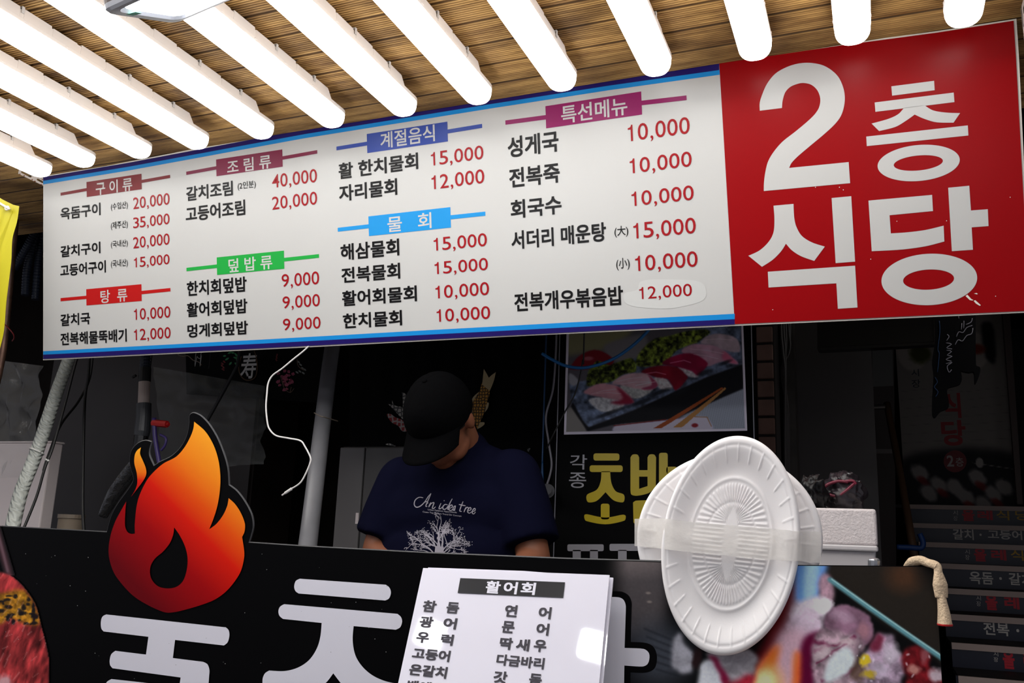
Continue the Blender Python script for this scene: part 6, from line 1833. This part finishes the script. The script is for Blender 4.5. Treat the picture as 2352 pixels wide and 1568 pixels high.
for i in range(NI):
    a = NJ*m_ + i; fs.append((a, a+1, K+a+1, K+a)); fs.append((i, K+i, K+i+1, i+1))
for j in range(NJ):
    a = j*m_; fs.append((a, a+m_, K+a+m_, K+a)); a = j*m_ + NI; fs.append((a, K+a, K+a+m_, a+m_))
mb.add(vs, fs); mb.build('cap_visor', capm, mn, shade=True)
MB().ellip(hd(0, 0.008, 0.125), (0.007, 0.007, 0.004), HR, 12, 6).build('cap_button', capm, mn, shade=True)
MB().ellip(P(991.5, 977.5, 2.035) if False else hd(-0.002, -0.094, 0.062), (0.0025, 0.0025, 0.0025), HR, 8, 6).build('cap_stud', mat('brass_stud', (190, 170, 120), 0.3, 0.5, 0.8), mn)
hair = MB(); vs = []
for j in range(9):
    for i in range(25):
        a = math.radians(62 + 236*i/24); t = j/8
        rx, ry = 0.0845, 0.105
        vs.append(hd(rx*math.sin(a)*(1 - 0.10*t), 0.010 - ry*math.cos(a)*(1 - 0.06*t), 0.02 - 0.062*t*(0.55 + 0.45*math.sin(math.pi*i/24))))
hair.add(vs, [(j*25+i, j*25+i+1, (j+1)*25+i+1, (j+1)*25+i) for j in range(8) for i in range(24)])
hair.build('hair', mat('black_hair', (12, 11, 11), 0.5, bump=0.5, bscale=200), mn, shade=True)
for s in (-1, 1):
    MB().ellip(hd(s*0.030, -0.088, -0.006), (0.011, 0.006, 0.004), HR, 12, 8).build('eye', mat('eye', (40, 30, 26), 0.3), mn, shade=True)
# shirt print laid on the cloth
dg = bpy.context.evaluated_depsgraph_get()
bvh = BVHTree.FromPolygons([tuple(np.array(v.co) + root_loc(mn)) for v in shirt.data.vertices], [tuple(p.vertices) for p in shirt.data.polygons])
def on_shirt(x, y, lift=0.0015):
    d = ray(x, y); d = d/np.linalg.norm(d)
    loc, nrm, idx, dist = bvh.ray_cast(Vector(CAM), Vector(d))
    if loc is None: return None
    return np.array(loc) - d*lift
def ribbon(mb, pts, w):
    """stroke of px width w along a px polyline"""
    vs = []
    for k, (x, y) in enumerate(pts):
        xa, ya = pts[max(k-1, 0)]; xb2, yb2 = pts[min(k+1, len(pts)-1)]
        L = math.hypot(xb2 - xa, yb2 - ya) + 1e-6
        nx_, ny_ = -(yb2 - ya)/L, (xb2 - xa)/L
        ww = w[k] if hasattr(w, '__len__') else w
        a = on_shirt(x + nx_*ww/2, y + ny_*ww/2); b = on_shirt(x - nx_*ww/2, y - ny_*ww/2)
        if a is None or b is None: return
        vs += [a, b]
    mb.add(vs, [(2*k, 2*k+1, 2*k+3, 2*k+2) for k in range(len(pts)-1)])
prn = mat('print_white', (150, 146, 156), 0.7, 0.2)
mb = MB()
STROKES = [[(600, 1055), (565, 1052), (535, 1075), (528, 1110), (545, 1130), (575, 1122), (610, 1090), (640, 1045), (662, 1020)], [(662, 1020), (645, 1060), (628, 1100), (620, 1122), (632, 1124)], [(605, 1095), (625, 1085), (636, 1096), (620, 1106)],
  [(643, 1130), (652, 1108), (662, 1092)], [(648, 1124), (665, 1100), (685, 1094), (678, 1118), (672, 1138), (684, 1140), (698, 1126)],
  [(742, 1098), (732, 1120), (726, 1140), (738, 1142), (752, 1128)], [(764, 1078), (770, 1078)],
  [(795, 1112), (775, 1108), (757, 1126), (760, 1146), (780, 1144), (800, 1118)], [(832, 1062), (812, 1100), (795, 1145), (808, 1150)],
  [(812, 1140), (832, 1128), (828, 1112), (812, 1122), (806, 1146), (818, 1158), (836, 1146)], [(856, 1118), (842, 1130), (838, 1154), (850, 1148), (858, 1118), (850, 1160)],
  [(918, 1085), (902, 1125), (892, 1160), (908, 1164)], [(885, 1108), (910, 1114), (938, 1119)], [(925, 1170), (934, 1148), (942, 1130)], [(930, 1156), (948, 1132), (964, 1136)],
  [(960, 1160), (982, 1148), (976, 1133), (960, 1145), (955, 1168), (970, 1178), (990, 1164)], [(996, 1166), (1015, 1155), (1012, 1140), (998, 1150), (992, 1176), (1004, 1184), (1018, 1168)]]
for s in STROKES:
    q = smooth([zq(p) for p in s], 6, closed=False)
    ribbon(mb, q, [1.5 + 0.9*math.sin(math.pi*k/(len(q)-1)) for k in range(len(q))])
mb.build('script_lettering', prn, mn)
mb = MB()
for s, tl, trr, brr, bll in (('Urban Fashinon Apparellands', (636, 1143), (868, 1166), (868, 1182), (636, 1159)), ('Coato Top Fashion Trand Dir Concept', (595, 1160), (906, 1195), (906, 1211), (595, 1176))):
    v, f = text2d(s, 0.012)
    x0, x1, y0, y1 = v[:, 0].min(), v[:, 0].max(), v[:, 1].min(), v[:, 1].max()
    pts = []
    for p in v:
        a = (p[0]-x0)/(x1-x0); b = (y1-p[1])/(y1-y0)
        qx = (1-b)*((1-a)*tl[0] + a*trr[0]) + b*((1-a)*bll[0] + a*brr[0]); qy = (1-b)*((1-a)*tl[1] + a*trr[1]) + b*((1-a)*bll[1] + a*brr[1])
        w = on_shirt(*zq((qx, qy))); pts.append(w)
    if all(p is not None for p in pts): mb.add(pts, f)
if mb.v: mb.build('small_lettering', prn, mn)
mb = MB(); rs_t = random.Random(3)
def branch(x, y, an, L, w, dep):
    n = 5; pts = [(x, y)]
    for k in range(n):
        an += rs_t.uniform(-0.22, 0.22)
        x += L/n*math.cos(an); y += L/n*math.sin(an)
        pts.append((x, y))
    ribbon(mb, pts, [w*(1 - 0.4*k/n) for k in range(n+1)])
    if dep > 0:
        for q in range(rs_t.choice((2, 3, 3))):
            k = rs_t.randint(2, n)
            branch(pts[k][0], pts[k][1], an + rs_t.uniform(-0.95, 0.95), L*rs_t.uniform(0.5, 0.75), max(w*0.58, 0.7), dep-1)
    else:
        for q in range(3):
            xx, yy = x + rs_t.uniform(-4, 4), y + rs_t.uniform(-4, 4)
            ribbon(mb, [(xx, yy), (xx + 1.6, yy - 1.0)], 1.3)
for an, L, w in ((-2.75, 34, 2.4), (-2.4, 40, 3.2), (-2.05, 42, 3.6), (-1.75, 44, 4.2), (-1.5, 44, 4.4), (-1.2, 42, 3.8), (-0.9, 40, 3.2), (-0.6, 38, 2.6), (-0.32, 34, 2.2), (-0.12, 30, 1.8)):
    branch(1008 + rs_t.uniform(-8, 8), 1276, an, L, w, 3)
for k in range(6):
    ribbon(mb, [(998 + k*4, 1290), (1000 + k*3.4, 1270), (1002 + k*3, 1255)], 4.0)
mb.build('tree_print', prn, mn)
